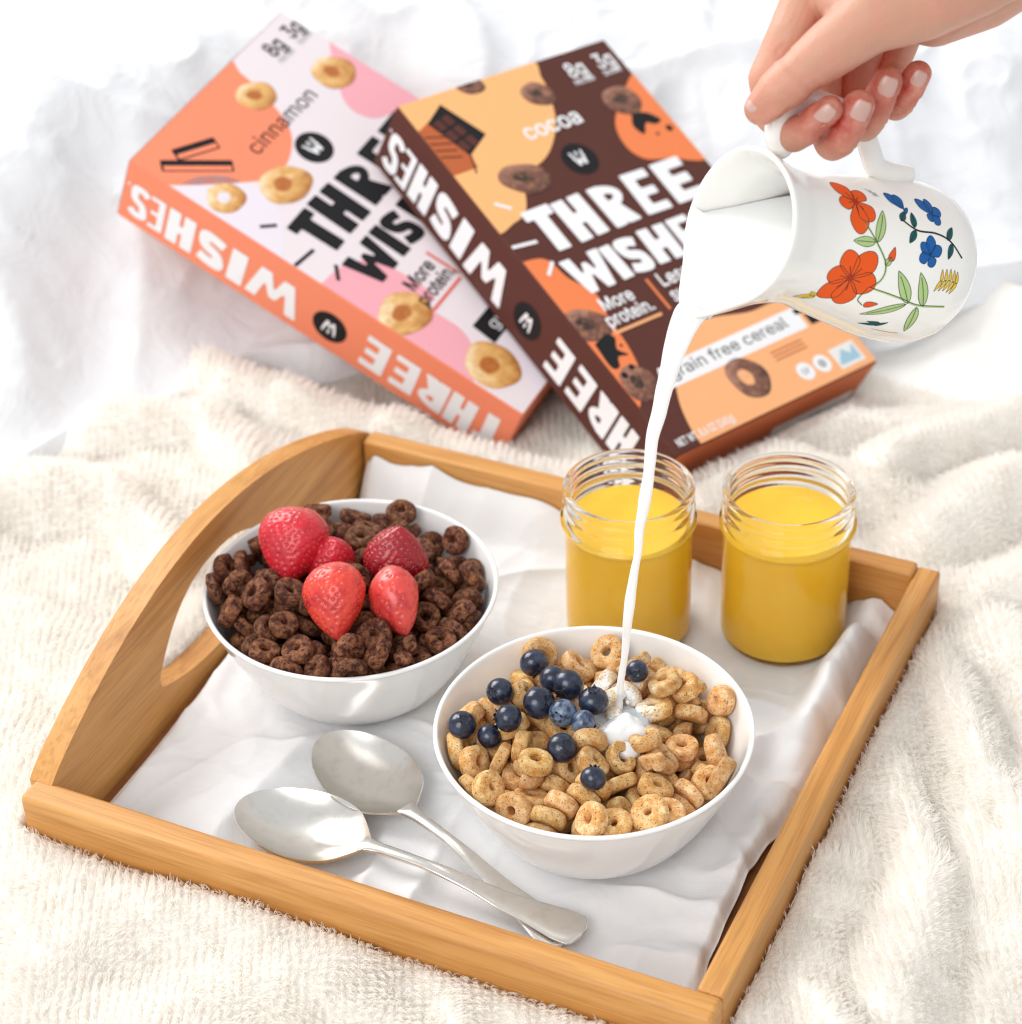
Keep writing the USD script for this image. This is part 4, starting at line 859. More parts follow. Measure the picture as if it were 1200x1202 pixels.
def flower(c, petals, w, fill, dark):
    c = hd(*c); ps = [round_petal(c, hd(*p), w * q) for p, q in petals]
    outlined('painted_petal', ps, fill, line='line')
    enamel('flower_centre', Point(c).buffer(0.16), dark, 0.014)
    enamel('outline', unary_union([LineString([c + 0.1 * (hd(*p) - c), c + 0.45 * (hd(*p) - c)]).buffer(0.018) for p, q in petals]), 'line', 0.012)
flower((7.55, 155), [((8.25, 176), 1.0), ((7.0, 166), 0.9), ((6.85, 140), 1.15), ((7.55, 128), 1.15), ((8.4, 152), 0.9)], 0.42, 'flower', 'flower_dark')
flower((7.42, 89), [((6.65, 112), 1.1), ((6.1, 87), 1.15), ((7.0, 64), 1.15), ((8.15, 64), 1.1), ((8.55, 88), 1.0), ((8.0, 110), 1.0)], 0.50, 'flower', 'flower_dark')
def stem(pts, w=0.05, c='leaf'):
    q = curve([hd(*p) for p in pts], 40); enamel('painted_stem', LineString(q).buffer(w), c, 0.006); enamel('outline', LineString(q + [0.03, 0.03]).buffer(0.016), 'line', 0.012)
stem([(7.3, 137), (6.62, 121.8), (5.95, 107), (5.87, 94.7), (6.3, 84)]); stem([(6.2, 86), (5.2, 85.5), (4.32, 84.7), (3.4, 83.6), (1.9, 87)])
stem([(6.3, 84), (6.35, 73), (5.95, 69)], 0.03)
def leaf(a, b, w, fill='leaf'):
    outlined('painted_leaf', [petal(hd(*a), hd(*b), w, bulge=0.8)], fill); q = hd(*a) + np.outer([0, 0.85], hd(*b) - hd(*a)); enamel('outline', LineString(q).buffer(0.014), 'line', 0.014)
for a, b, w in [((6.62, 122), (6.2, 149), 0.24), ((6.7, 122), (7.85, 120), 0.24), ((3.95, 83), (5.2, 104.5), 0.26), ((3.1, 84), (4.05, 107), 0.24), ((4.0, 82), (5.6, 60), 0.20), ((3.4, 82), (2.75, 58), 0.24), ((5.95, 106), (5.75, 113), 0.16)]: leaf(a, b, w)
for a, b in [((5.78, 110), (5.65, 121)), ((5.9, 70), (5.3, 75))]: outlined('painted_bud', [petal(hd(*a), hd(*b), 0.17)], 'flower')
for a, ps in [((5.0, 152), [((5.65, 166), 1), ((5.2, 165), 1), ((4.85, 150), 0.9)]), ((3.45, 150), [((4.05, 162), 1), ((3.5, 163), 0.9), ((2.9, 155), 1), ((3.1, 144), 1), ((3.7, 146), 0.8)]), ((3.72, 120), [((3.75, 133), 1.1), ((3.15, 126), 1), ((3.5, 113), 1), ((4.25, 116), 1), ((4.25, 127), 0.9)])]:
    outlined('painted_petal', [round_petal(hd(*a), hd(*p), 0.24 * q) for p, q in ps], 'blue', line='blue_dark')
q = curve([hd(*p) for p in [(5.25, 143), (4.46, 136.3), (3.45, 136.1), (2.58, 132.7), (1.8, 123)]], 40); enamel('painted_stem', LineString(q).buffer(0.04), 'line', 0.008)
for a, b in [((4.6, 138), (4.62, 150)), ((4.55, 136), (4.9, 126)), ((2.75, 133), (2.35, 143)), ((2.45, 131), (2.65, 120)), ((5.3, 142), (5.0, 150))]: leaf(a, b, 0.16, 'teal')
q = [hd(2.75, 104), hd(2.3, 106), hd(1.75, 105)]; enamel('painted_stem', LineString(q).buffer(0.02), 'gold', 0.006)
for k, (zz, dd) in enumerate([(2.75, 104.5), (2.5, 105.3), (2.25, 106), (2.0, 105.6), (1.8, 105)]):
    for sg in (-1, 1): outlined('painted_leaf', [petal(hd(zz, dd), hd(zz + 0.12 + 0.1 * (sg < 0), dd + sg * 8), 0.09)], 'yellow', lw=0.02)
for b, w in [((9.35, 55), 0.2), ((8.75, 66), 0.15), ((8.8, 54), 0.12)]: outlined('painted_bud', [petal(hd(8.3, 61), hd(*b), w)], 'yellow', lw=0.02)
for a, b in [((4.3, 56), (5.1, 49)), ((4.3, 58), (4.9, 55)), ((4.4, 54), (4.0, 62))]: outlined('painted_leaf', [petal(hd(*a), hd(*b), 0.10)], 'teal', lw=0.02)
enamel('painted_stem', LineString([hd(4.2, 49), hd(2.9, 54)]).buffer(0.025), 'gold', 0.006)
enamel('painted_bug', unary_union([Point(hd(6.4, 168)).buffer(0.1), Point(hd(6.25, 165)).buffer(0.13), LineString([hd(6.6, 171), hd(6.1, 163)]).buffer(0.035)]), 'grey', 0.008)

# ------------------------------------------------------------------ milk: what is in the jug, the stream and the splash
milk = thing('milk', 'white milk pouring from the jug in a thin stream and splashing among the cereal', 'milk')
zs = 28.5
def spout_r(th_): return float(jrad(JL)) - 0.24 + 1.05 * math.exp(-(th_ / 0.40) ** 2)
rows = []                                   # the level surface reaches back from the mouth, the bulging front pours over the lip
THM = math.acos((JM[2] - zs) / 0.888 / 3.2) - 0.03
for a in np.linspace(-1, 1, 49):
    thm = a * THM; col = []
    h0 = (JM[2] - zs) / 0.888; R_ = spout_r(thm); x = R_ * math.sin(thm); y = R_ * math.cos(thm)
    top_y = min(h0, y - 0.02)
    for q in np.linspace(0, 1, 18):         # front, from the lip up to the level line
        yy = y + (top_y - y) * q; p = JM + JE * yy + JB * x * (1 - 0.0 * q) + JA * (0.10 * math.exp(-(thm / .4) ** 2) + 0.42 * math.sin(math.pi * q) * max(0, math.cos(thm / THM * 1.57)) - 0.10)
        col.append(p)
    for k in np.linspace(0.05, 1, 14):      # level, back into the jug
        p = col[17] - JA * (6.0 * k) - JB * x * 0.45 * k; p = p + JE * ((p[2] - zs) / 0.888); d = p - JM
        ye, xb = d @ JE, d @ JB; lim = float(jrad(np.clip(d @ JA + JL, 0, JL))) - 0.42
        if math.hypot(ye, xb) > lim: p = p - JB * (xb - math.copysign(math.sqrt(max(0.0, lim ** 2 - ye ** 2)), xb))
        col.append(p)
    rows.append(col)
rows = np.array(rows); obj('milk_surface', (rows.reshape(-1, 3), tri(grid_faces(49, rows.shape[1]))), 'milk', milk, True)
t = np.linspace(0, 1, 140); S0, S1 = np.array([8.28, -20.75, 25.52]), np.array([4.72, -24.35, 5.9])
drop = t ** 1.5; hor = np.sqrt(drop) * 0.93 + 0.07 * t
path = np.stack([S0[0] + (S1[0] - S0[0]) * hor, S0[1] + (S1[1] - S0[1]) * hor, S0[2] + (S1[2] - S0[2]) * drop], -1)
path = np.vstack([S0 - [-0.9, -0.75, -0.28], S0 - [-0.45, -0.38, -0.17], path]); drop = np.concatenate([[0, 0], drop])
rad = np.interp(drop, [0, 0.02, 0.06, 0.12, 0.2, 0.3, 0.36, 0.43, 0.5, 0.58, 0.7, 0.78, 0.86, 0.94, 1], [0.82, 0.72, 0.60, 0.46, 0.37, 0.31, 0.27, 0.32, 0.25, 0.20, 0.28, 0.21, 0.15, 0.17, 0.22])
rad[:2] = [0.55, 0.75]; sq = np.interp(drop, [0, 0.05, 0.2, 0.5, 1], [0.35, 0.5, 0.65, 0.8, 0.95])
v, f = tube(path, rad, 28, squash=sq, up=(0.7, 0.7, 0.05)); v = v + 0.30 * np.stack([fb(v, 0.45, 2, 101), fb(v, 0.45, 2, 102), 0 * v[:, 0]], -1) * sstep(24, 21, v[:, 2:3]) * sstep(5.5, 9, v[:, 2:3])
obj('stream', (v, f), 'milk', milk, True)
r = np.random.default_rng(77); S = manifold3d.Manifold.sphere(1.0, 32)
def ell(c, a, b, h, rz=0): return S.scale([a, b, h]).rotate([0, 0, rz]).translate(list(map(float, c)))
sx, sy, sz = SPLASH + [0, 0, 0.22]
parts = [ell((sx, sy, sz - .2), .80, .72, .42), ell((sx - .5, sy - .42, sz - .3), .62, .45, .42, 25), ell((sx + .5, sy - .3, sz - .28), .52, .46, .45, -30), ell((sx + .05, sy - 1.0, sz - .55), .6, .45, .3), ell((sx + .05, sy + .28, sz + .0), .34, .32, .42), ell((sx - .8, sy + .1, sz - .4), .4, .3, .3)]
man = manifold3d.Manifold.batch_boolean(parts, manifold3d.OpType.Add).refine_to_length(0.09).to_mesh()
m = trimesh.Trimesh(np.array(man.vert_properties[:, :3], float), np.array(man.tri_verts)); trimesh.smoothing.filter_laplacian(m, 0.5, 30)
v = np.array(m.vertices); v = v + np.array(m.vertex_normals) * (0.10 + 0.30 * fb(v, 1.6, 2, 103))[:, None]
obj('splash', (v, np.array(m.faces)), 'milk', milk, True)
pool = trimesh.creation.icosphere(4, 1.0); v = np.array(pool.vertices); v = v * (1 + 0.55 * fb(v, 1.5, 2, 105))[:, None] * [1.5, 1.35, 0.42] + [sx + 0.05, sy - 0.3, sz - 0.72]
obj('milk_pool', (v, np.array(pool.faces)), 'milk_thin', milk, True)
for k in range(9):
    a = r.uniform(0, 6.28); q = r.uniform(0.6, 1.5); s = r.uniform(0.04, 0.10)
    b = trimesh.creation.icosphere(2, s); b.apply_scale([1, 1, r.uniform(0.8, 1.5)]); b.apply_translation([sx + q * math.cos(a), sy - 0.1 + q * math.sin(a), sz + r.uniform(0.05, 0.45) - 0.25 * q])
    obj('droplet', b, 'milk', milk)

# ------------------------------------------------------------------ cereal boxes
def carton(box, name, label, body_ink):
    c, R = box
    b = thing(name, label, 'cereal box', T=mtx(c, R[:, 0], R[:, 1], R[:, 2]))
    obj('carton', rbox(-BW / 2, BW / 2, -BH / 2, BH / 2, -BD / 2, BD / 2, 0.13), body_ink, b, 40)
    return b
# print: 2-D shapes in the frame of one panel, each sheet a little above the one below
FRONT, SIDE, END, TOPEND = sbox(0.06, 0.06, BW - 0.06, BH - 0.06), sbox(0.06, 0.06, BH - 0.06, BD - 0.06), sbox(0.06, 0.06, BW - 0.06, BD - 0.06), sbox(0.06, 0.06, BW - 0.06, BD - 0.06)
def place(face, v, off):
    x, y = v[:, 0], v[:, 1]
    if face == 'front': return np.stack([x - BW / 2, y - BH / 2, 0 * x + BD / 2 + off], -1)
    if face == 'side': return np.stack([0 * x - BW / 2 - off, x - BH / 2, (BD - y) - BD / 2], -1)      # reads upwards along the box, letter tops to the back
    if face == 'end': return np.stack([x - BW / 2, 0 * x - BH / 2 - off, y - BD / 2], -1)
    return np.stack([BW / 2 - x, 0 * x + BH / 2 + off, y - BD / 2], -1)
def put(box, name, shape, ink_, layer=1, face='front', clip=True, label=None):
    clipper = {'front': FRONT, 'side': SIDE, 'end': END, 'top': TOPEND}[face]
    sh = shape.intersection(clipper) if clip else shape
    ms = []
    for g in getattr(sh, 'geoms', [sh]):
        if g.is_empty or g.geom_type != 'Polygon': continue
        v, f = trimesh.creation.triangulate_polygon(g, engine='earcut'); ms.append((place(face, np.asarray(v), 0.008 + 0.007 * layer), np.asarray(f)))
    if not ms: return
    p = obj(name, join(ms), 'ink_' + ink_, box, False)
    if label: tag(p, label)
    return p
def blob(pts, r=0.3):
    return Polygon(curve(list(pts) + [pts[0]], 80)).buffer(0).buffer(r).buffer(-r)
def st(w, t, *lines, cap='square'):
    return unary_union([LineString(l).buffer(t / 2, cap_style='flat', join_style='mitre') for l in lines])
def glyph(ch, w, t):
    """Chunky cut-out capitals, unit height, width w, stroke t."""
    h = t / 2; L_ = LineString; e = 0.001
    if ch == 'T': s = unary_union([sbox(0, 1 - t * 0.82, w, 1), sbox(w / 2 - h * 1.1, 0, w / 2 + h * 1.1, 1)])
    elif ch == 'H': s = unary_union([sbox(0, 0, t, 1), sbox(w - t, 0, w, 1), sbox(0, 0.5 - t * 0.40, w, 0.5 + t * 0.40)])
    elif ch == 'E': s = unary_union([sbox(0, 0, t, 1), sbox(0, 0, w, t * 0.74), sbox(0, 0.5 - t * 0.36, w * 0.92, 0.5 + t * 0.36), sbox(0, 1 - t * 0.74, w, 1)])
    elif ch == 'I': s = sbox(0, 0, w, 1)
    elif ch == 'R':
        bowl_ = affinity.scale(Point(0, 0).buffer(0.5, 24), (w - t * .3) * 1.0 / 0.5 * 0.5, 0.62).intersection(sbox(0, -1, 2, 1)); bowl_ = affinity.translate(affinity.scale(Point(0, 0).buffer(1, 24), w - t * 0.35, 0.31), t * 0.35, 0.69).intersection(sbox(t * .35, 0, 3, 1))
        hole = affinity.translate(affinity.scale(Point(0, 0).buffer(1, 20), w * 0.30, 0.085), t * 0.9, 0.69).intersection(sbox(t * 0.95, 0, 3, 1))
        s = unary_union([sbox(0, 0, t, 1), bowl_, Polygon([(t * .6, .46), (w * .68, .50), (w, 0), (w - t * 1.12, 0)])]).difference(hole)
    elif ch == 'W':
        q = 0.17 * w; s = unary_union([Polygon([(0, 1), (t * .95, 1), (w * .36, 0), (w * .18, 0)]), Polygon([(w * .18, 0), (w * .38, 0), (w * .56, .78), (w * .44, .78)]), Polygon([(w * .44, .78), (w * .56, .78), (w * .82, 0), (w * .62, 0)]), Polygon([(w * .64, 0), (w * .82, 0), (w, 1), (w - t * .95, 1)])])
    elif ch == 'S':
        c = curve([(w * .90, .80), (w * .62, 1 - h * .9), (w * .22, .88), (h, .71), (w * .34, .55), (w * .70, .44), (w - h, .28), (w * .74, .11), (w * .36, h * .9), (w * .08, .20)], 60); s = LineString(c).buffer(h * 0.92, cap_style='flat')
    b = 0.035
    return s.buffer(-b).buffer(2 * b).buffer(-b)
def word(items, y0, H, t=0.33, seed=0):
    """items: (letter, x0, x1); returns the letters' shapes."""
    r = np.random.default_rng(seed); out = []
    for ch, x0, x1 in items:
        w = (x1 - x0) / H; g = glyph(ch, w, min(t, w * (0.43 if ch != 'I' else 1)))
        g = affinity.rotate(g, r.uniform(-2.2, 2.2)); hh = H * r.uniform(0.97, 1.03)
        g = affinity.affine_transform(g, [hh, 0, 0, hh, x0, y0 + r.uniform(-0.05, 0.05)]); out.append(g)
    return out
def oval(x, y, a, b=None, rot_=0): return affinity.translate(affinity.rotate(affinity.scale(Point(0, 0).buffer(1, 24), a, b or a), rot_, origin=(0, 0)), x, y)
def small(box, text, x, y, h, ink_, layer=3, width=None, rotd=0, bold=True, face='front'):
    m = meshkit.text_mesh(text, h, 0.004, bold); v = np.array(m.vertices)
    if width: v[:, 0] *= width / v[:, 0].max()
    c, s = math.cos(math.radians(rotd)), math.sin(math.radians(rotd)); v2 = np.stack([x + v[:, 0] * c - v[:, 1] * s, y + v[:, 0] * s + v[:, 1] * c], -1)
    p = place(face, v2, 0); nrm = {'front': [0, 0, 1], 'side': [-1, 0, 0], 'end': [0, -1, 0], 'top': [0, 1, 0]}[face]
    obj('lettering', (p + np.outer(0.008 + 0.007 * layer + v[:, 2], nrm), np.array(m.faces)), 'ink_' + ink_, box, False)
def logo(box, x, y, a, ring_ink, mark_ink, face='front', rotd=0, b=None):
    put(box, 'logo_disc', oval(x, y, a, b or a), ring_ink, 2, face)
    k = a * 0.62; g = affinity.translate(affinity.scale(glyph('W', 1.3, 0.3), k, k * 0.95, origin=(0, 0)), x - 0.65 * k, y - 0.62 * k)
    ticks = unary_union([LineString([(x + dx * k, y + .42 * k), (x + dx * k * 1.1, y + .72 * k)]).buffer(0.10 * k) for dx in (-.52, 0, .52)])
    put(box, 'logo_mark', affinity.rotate(unary_union([g, ticks]), rotd, origin=(x, y)), mark_ink, 3, face)
def printed_ring(box, x, y, a, b, ang, dark, mid_, light, hole, seed, layer=3):
    """The photograph of a cereal ring, as printed on the carton."""
    na, nr = 56, 22; A = np.linspace(0, 2 * np.pi, na, endpoint=False)[None]; s = np.linspace(0, 1, nr)[:, None]
    r = np.random.default_rng(seed); R_ = 1 + 0.03 * np.cos(3 * A + seed) + 0.02 * np.cos(5 * A + 2 * seed)
    hx, hy = -0.12, 0.14; X = s * R_ * np.cos(A) + (1 - s) * hx; Y = s * R_ * np.sin(A) + (1 - s) * hy
    p3 = np.stack([X * 2.2, Y * 2.2, 0 * X + seed], -1); n_ = fb(p3, 1.6, 3, 110 + seed)
    shade = np.clip(0.5 + 0.55 * (-0.55 * X + 0.75 * Y) * s ** 1.5 + 0.9 * n_ - 0.5 * (s > 0.9) * (s - 0.9) * 6, 0, 1)
    col = np.where(shade[..., None] < 0.5, np.array(dark) + (np.array(mid_) - dark) * (shade[..., None] * 2), np.array(mid_) + (np.array(light) - mid_) * (shade[..., None] * 2 - 1))
    hw = sstep(0.42, 0.32, s + 0.03 * np.cos(2 * A + seed))[..., None]; col = col * (1 - hw) + np.array(hole) * hw
    c, s_ = math.cos(math.radians(ang)), math.sin(math.radians(ang)); xx, yy = X * a, Y * b
    v = np.stack([(x + xx * c - yy * s_).ravel(), (y + xx * s_ + yy * c).ravel()], -1)
    v[:, 0] = np.clip(v[:, 0], 0.04, BW - 0.04); v[:, 1] = np.clip(v[:, 1], 0.04, BH - 0.04)
    obj('printed_ring', (place('front', v, 0.008 + 0.007 * layer), tri(grid_faces(nr, na, True))), 'print_photo', box, False, tint=col.reshape(-1, 3))
COC = ((0.075, 0.024, 0.018), (0.20, 0.075, 0.05), (0.40, 0.20, 0.15), (0.03, 0.012, 0.01))
CIN = ((0.42, 0.15, 0.03), (0.76, 0.42, 0.13), (0.95, 0.76, 0.48), (0.45, 0.13, 0.02))
THREE = [('T', 2.2, 4.3), ('H', 4.5, 6.9), ('R', 7.45, 9.6), ('E', 10.2, 12.2), ('E', 12.75, 15.1)]
WISHES = [('W', 2.1, 5.1), ('I', 5.25, 6.15), ('S', 6.3, 8.05), ('H', 8.35, 10.5), ('E', 10.8, 12.4), ('S', 12.65, 14.4)]
STHREE = [('T', 0.55, 2.3), ('H', 2.55, 4.3), ('R', 4.5, 6.3), ('E', 6.6, 8.25), ('E', 8.7, 10.35)]
SWISHES = [('W', 14.9, 18.6), ('I', 18.85, 19.95), ('S', 20.3, 22.3), ('H', 22.55, 24.4), ('E', 24.7, 25.75), ('S', 25.85, 27.2)]
def faces(box, ink_front, mark_disc, mark, side_disc, seed):
    for w_, y_, h_ in ((THREE, 14.75, 3.2), (WISHES, 11.4, 2.6)):
        for g in word(w_, y_, h_, 0.34, seed): put(box, 'letter', g, ink_front, 4)
    for g in word(STHREE, 1.5, 2.75, 0.30, seed + 2) + word(SWISHES, 1.5, 2.75, 0.30, seed + 3): put(box, 'letter', g, 'white', 4, 'side')
    put(box, 'letter', Point(27.4, 1.75).buffer(0.1), 'white', 4, 'side')
    logo(box, 8.75, 20.1, 1.22, mark_disc, mark); logo(box, 12.75, 2.9, 1.18, side_disc, 'white', 'side')
    for a, b in [((1.15, 19.2), (1.95, 18.5)), ((0.1, 16.05), (1.9, 15.85)), ((0.95, 13.5), (1.85, 14.25))]: put(box, 'dash', LineString([a, b]).buffer(0.12, cap_style='flat'), ink_front, 4)
# cocoa
b2 = carton(BOX2, 'cocoa_cereal_box', 'brown and orange cocoa cereal box leaning over the other box, behind the juice jars', 'ink_brown')
put(b2, 'end_colour', END, 'rust', 1, 'end'); put(b2, 'end_panel', sbox(9.5, 0.05, 16.6, 2.3), 'paper', 2, 'end'); put(b2, 'bar_code', unary_union([sbox(12 + .22 * k, .4, 12.1 + .22 * k, 1.7) for k in range(10)]), 'black', 3, 'end')
put(b2, 'patch', blob([(-0.5, 28.4), (10.1, 28.2), (10.6, 26.4), (9.9, 24.4), (8.9, 22.8), (7.2, 21.3), (5.6, 20.65), (4.3, 20.75), (3.8, 19.6), (2.8, 18.1), (1.5, 17.55), (-0.6, 17.6), (-0.9, 23)]), 'tan', 2)
put(b2, 'patch', blob([(17.6, 24.9), (16.2, 24.2), (13.2, 21.9), (12.4, 20.0), (12.9, 18.6), (14.5, 18.0), (17.6, 17.4)]), 'orange', 2)
put(b2, 'patch', blob([(-0.6, 15.0), (1.5, 14.6), (2.0, 12.9), (2.9, 11.3), (2.5, 9.5), (2.3, 7.4), (1.8, 5.6), (0.9, 4.4), (-0.6, 4.3)]), 'orange', 2)
put(b2, 'patch', blob([(1.9, -0.6), (2.1, 1.3), (2.9, 3.4), (4.8, 6.0), (7.0, 7.2), (9.0, 6.9), (11.5, 6.3), (14, 6.2), (17.6, 5.0), (17.6, -0.6)]), 'peach', 2)
put(b2, 'patch', blob([(17.6, 9.4), (15.2, 9.0), (13.8, 7.7), (14.2, 6.6), (17.6, 6.4)]), 'tan', 2)
put(b2, 'banner', Polygon([(2.2, 3.85), (14.35, 3.85), (14.5, 5.45), (2.9, 5.35)]), 'white', 3)
small(b2, 'grain free cereal', 3.3, 4.35, 0.78, 'ash', 4, 9.9, 0.3, False)
small(b2, 'cocoa', 6.4, 22.5, 1.15, 'white', 4, 4.6)
small(b2, '8g', 12.5, 25.7, 1.15, 'white', 4, 1.55); small(b2, 'PROTEIN', 12.5, 25.1, 0.38, 'white', 4, 1.6); small(b2, '3g', 14.95, 25.7, 1.15, 'white', 4, 1.5); small(b2, 'SUGAR', 14.95, 25.1, 0.38, 'white', 4, 1.5)
small(b2, 'More', 2.5, 10.0, 0.85, 'white', 4, 2.6); small(b2, 'protein.', 2.1, 8.9, 0.85, 'white', 4, 3.7); put(b2, 'rule', sbox(2.1, 8.35, 5.9, 8.55), 'peach', 4)
small(b2, 'Less', 7.3, 10.0, 0.95, 'white', 4, 2.5); small(b2, 'sugar.', 7.3, 8.8, 0.95, 'white', 4, 3.1); put(b2, 'rule', sbox(6.55, 8.5, 6.75, 10.9), 'orange', 4)
small(b2, 'NET WT. 8.6 OZ (245g)', 0.5, 0.42, 0.5, 'white', 4, 4.6)
faces(b2, 'white', 'black', 'white', 'black', 1)
for q in [(5.6, 27.6, 1.0, 0.8, -20, 1), (9.5, 25.4, 1.15, 0.95, -25, 2), (14.7, 23.0, 1.35, 1.2, -20, 3), (4.3, 20.1, 1.75, 1.15, -18, 4), (0.9, 9.6, 1.6, 1.15, -25, 5), (1.2, 5.0, 1.15, 1.3, -10, 6), (8.0, 2.5, 1.35, 1.5, 20, 7)]: printed_ring(b2, *q[:5], *COC[:3], COC[3] if q[5] not in (7,) else (0.92, 0.45, 0.21), q[5])
put(b2, 'chocolate_bar', Polygon([(2.75, 26.9), (4.1, 23.9), (2.1, 22.85), (1.05, 25.9)]), 'black', 3); put(b2, 'chocolate_wrapper', Polygon([(1.1, 25.95), (2.1, 22.85), (1.95, 21.9), (-0.1, 21.9), (-0.1, 25.5)]), 'rust', 3)
put(b2, 'chocolate_squares', unary_union([affinity.rotate(sbox(1.55 + .78 * i, 23.35 + .95 * j, 2.15 + .78 * i, 24.1 + .95 * j), 14, origin=(2.4, 24.9)) for i in range(2) for j in range(3)]).difference(Point(9, 9).buffer(.1)), 'brown', 4)
put(b2, 'chocolate_lines', unary_union([LineString([(0.2, 25.0 - .55 * k), (1.5, 24.6 - .55 * k)]).buffer(0.05) for k in range(4)] + [LineString([(2.1, 22.85), (1.6, 21.6)]).buffer(0.06), LineString([(1.05, 25.9), (2.1, 22.85)]).buffer(.06)]), 'brown_dark', 4)
put(b2, 'chocolate_splash', unary_union([blob([(14.6, 21.9), (15.6, 21.6), (16.2, 20.8), (15.6, 20.6), (15.0, 20.9), (14.3, 20.2), (14.0, 21.0)], .05), Point(16.3, 20.0).buffer(.25), Point(15.2, 19.9).buffer(.12)]), 'black', 4)
put(b2, 'chocolate_splash', unary_union([blob([(0.4, 8.3), (1.5, 8.6), (1.9, 8.2), (1.5, 7.5), (1.9, 6.9), (1.2, 7.0), (0.8, 6.4), (0.3, 6.6)], .05), Point(1.5, 6.1).buffer(.2), Point(0.7, 5.8).buffer(.22), Point(1.9, 7.6).buffer(.1)]), 'black', 4)
put(b2, 'badge', oval(11.85, 1.35, 0.62), 'white', 3); put(b2, 'badge', oval(13.3, 1.35, 0.62), 'white', 3); put(b2, 'badge_star', unary_union([oval(13.3, 1.35, .3), ]), 'grey', 4); small(b2, 'GF', 11.5, 1.15, 0.4, 'grey', 4, .7)
put(b2, 'badge', sbox(14.3, 0.45, 16.4, 1.95), 'paper', 3); put(b2, 'badge_picture', Polygon([(14.5, .9), (15.2, 1.7), (15.7, 1.2), (16.2, 1.8), (16.2, .7), (14.5, .7)]), 'bluegrey', 4)
put(b2, 'small_print', unary_union([LineString([(10.6, 3.3 - .28 * k), (13.2, 3.3 - .28 * k)]).buffer(.05) for k in range(3)]), 'rust', 3)
put(b2, 'stamp', unary_union([sbox(14.75, 3.9, 15.6, 4.75), sbox(14.2, 4.9, 15.0, 5.3)]), 'black', 4)
# cinnamon
b1 = carton(BOX1, 'cinnamon_cereal_box', 'coral and pink cinnamon cereal box lying on the duvet, half under the cocoa box', 'ink_coral')
put(b1, 'front_print', FRONT, 'blush', 1); put(b1, 'end_colour', TOPEND, 'brown', 1, 'top')  # shading of the open flap put into the top end as brown
put(b1, 'patch', blob([(-0.6, 28.4), (10.2, 28.3), (10.6, 26.6), (10.0, 24.2), (9.0, 22.1), (7.5, 21.0), (5.7, 20.6), (3.8, 21.4), (-0.6, 25.8)]), 'coral', 2)
put(b1, 'patch', blob([(-0.6, 24.8), (1.5, 24.2), (2.9, 23.0), (3.4, 21.4), (3.1, 19.2), (1.6, 17.8), (-0.6, 17.4)]), 'lilac', 2)
put(b1, 'patch', blob([(17.7, 24.6), (16.3, 23.6), (14.9, 22.3), (13.4, 20.8), (13.1, 19.4), (14.1, 18.2), (17.7, 17.6)]), 'pink', 2)
put(b1, 'patch', blob([(-0.6, 14.2), (1.7, 14.0), (2.9, 13.5), (3.8, 12.5), (4.1, 10.8), (4.0, 8.6), (3.0, 8.2), (2.9, 6.0), (1.9, 4.6), (-0.6, 4.2)]), 'pink', 2)
put(b1, 'patch', blob([(2.0, -0.6), (2.5, 2.0), (4.4, 5.3), (8, 6.9), (17.6, 6), (17.6, -0.6)]), 'lilac', 2); put(b1, 'banner', Polygon([(3.4, 3.9), (14.35, 3.85), (14.5, 5.45), (3.6, 5.6)]), 'black', 3)
small(b1, 'grain free cereal', 4.3, 4.35, 0.78, 'white', 4, 9.0, 0, False)
small(b1, 'cinnamon', 5.7, 22.3, 1.05, 'black', 4, 6.8, -1, False)
small(b1, '8g', 13.2, 25.9, 1.1, 'black', 4, 1.5); small(b1, 'PROTEIN', 13.2, 25.3, 0.36, 'grey', 4, 1.5); small(b1, '3g', 15.4, 25.9, 1.1, 'black', 4, 1.4); small(b1, 'SUGAR', 15.4, 25.3, 0.36, 'grey', 4, 1.4)
small(b1, 'More', 3.3, 9.6, 0.9, 'black', 4, 2.7); small(b1, 'protein.', 2.9, 8.45, 0.85, 'black', 4, 3.6); put(b1, 'rule', sbox(2.9, 7.9, 6.3, 8.1), 'red', 4); put(b1, 'rule', sbox(6.4, 8.2, 6.6, 10.6), 'red', 4)
faces(b1, 'black', 'black', 'white', 'black', 21)
for q in [(9.75, 25.0, 1.35, 1.1, -25, 11), (14.95, 22.5, 1.5, 1.3, -25, 12), (5.0, 19.8, 1.8, 1.35, -18, 13), (1.6, 21.9, 1.25, 1.1, -15, 14), (1.6, 9.2, 1.85, 1.45, -15, 15), (1.9, 3.2, 1.65, 1.75, 0, 16), (5.1, 3.0, 0.5, 0.4, 0, 17)]: printed_ring(b1, *q[:5], *CIN[:3], CIN[3] if q[5] != 14 else (0.80, 0.73, 0.80), q[5])
for (p0, p1), w_ in ((((2.2, 26.0), (4.85, 24.7)), 0.46), (((0.95, 26.15), (4.0, 22.95)), 0.44)):
    d = np.array(p1) - p0; d = d / np.linalg.norm(d); s_ = np.array([-d[1], d[0]]); q0, q1 = np.array(p0) + 0.15 * d - 0.18 * s_, np.array(p1) - 0.12 * d - 0.18 * s_
    put(b1, 'cinnamon_stick', LineString([p0, p1]).buffer(w_, cap_style='flat').buffer(-.08).buffer(.08), 'black', 3)
    put(b1, 'cinnamon_stick', LineString([q0, q1]).buffer(0.17, cap_style='flat'), 'coral', 4)

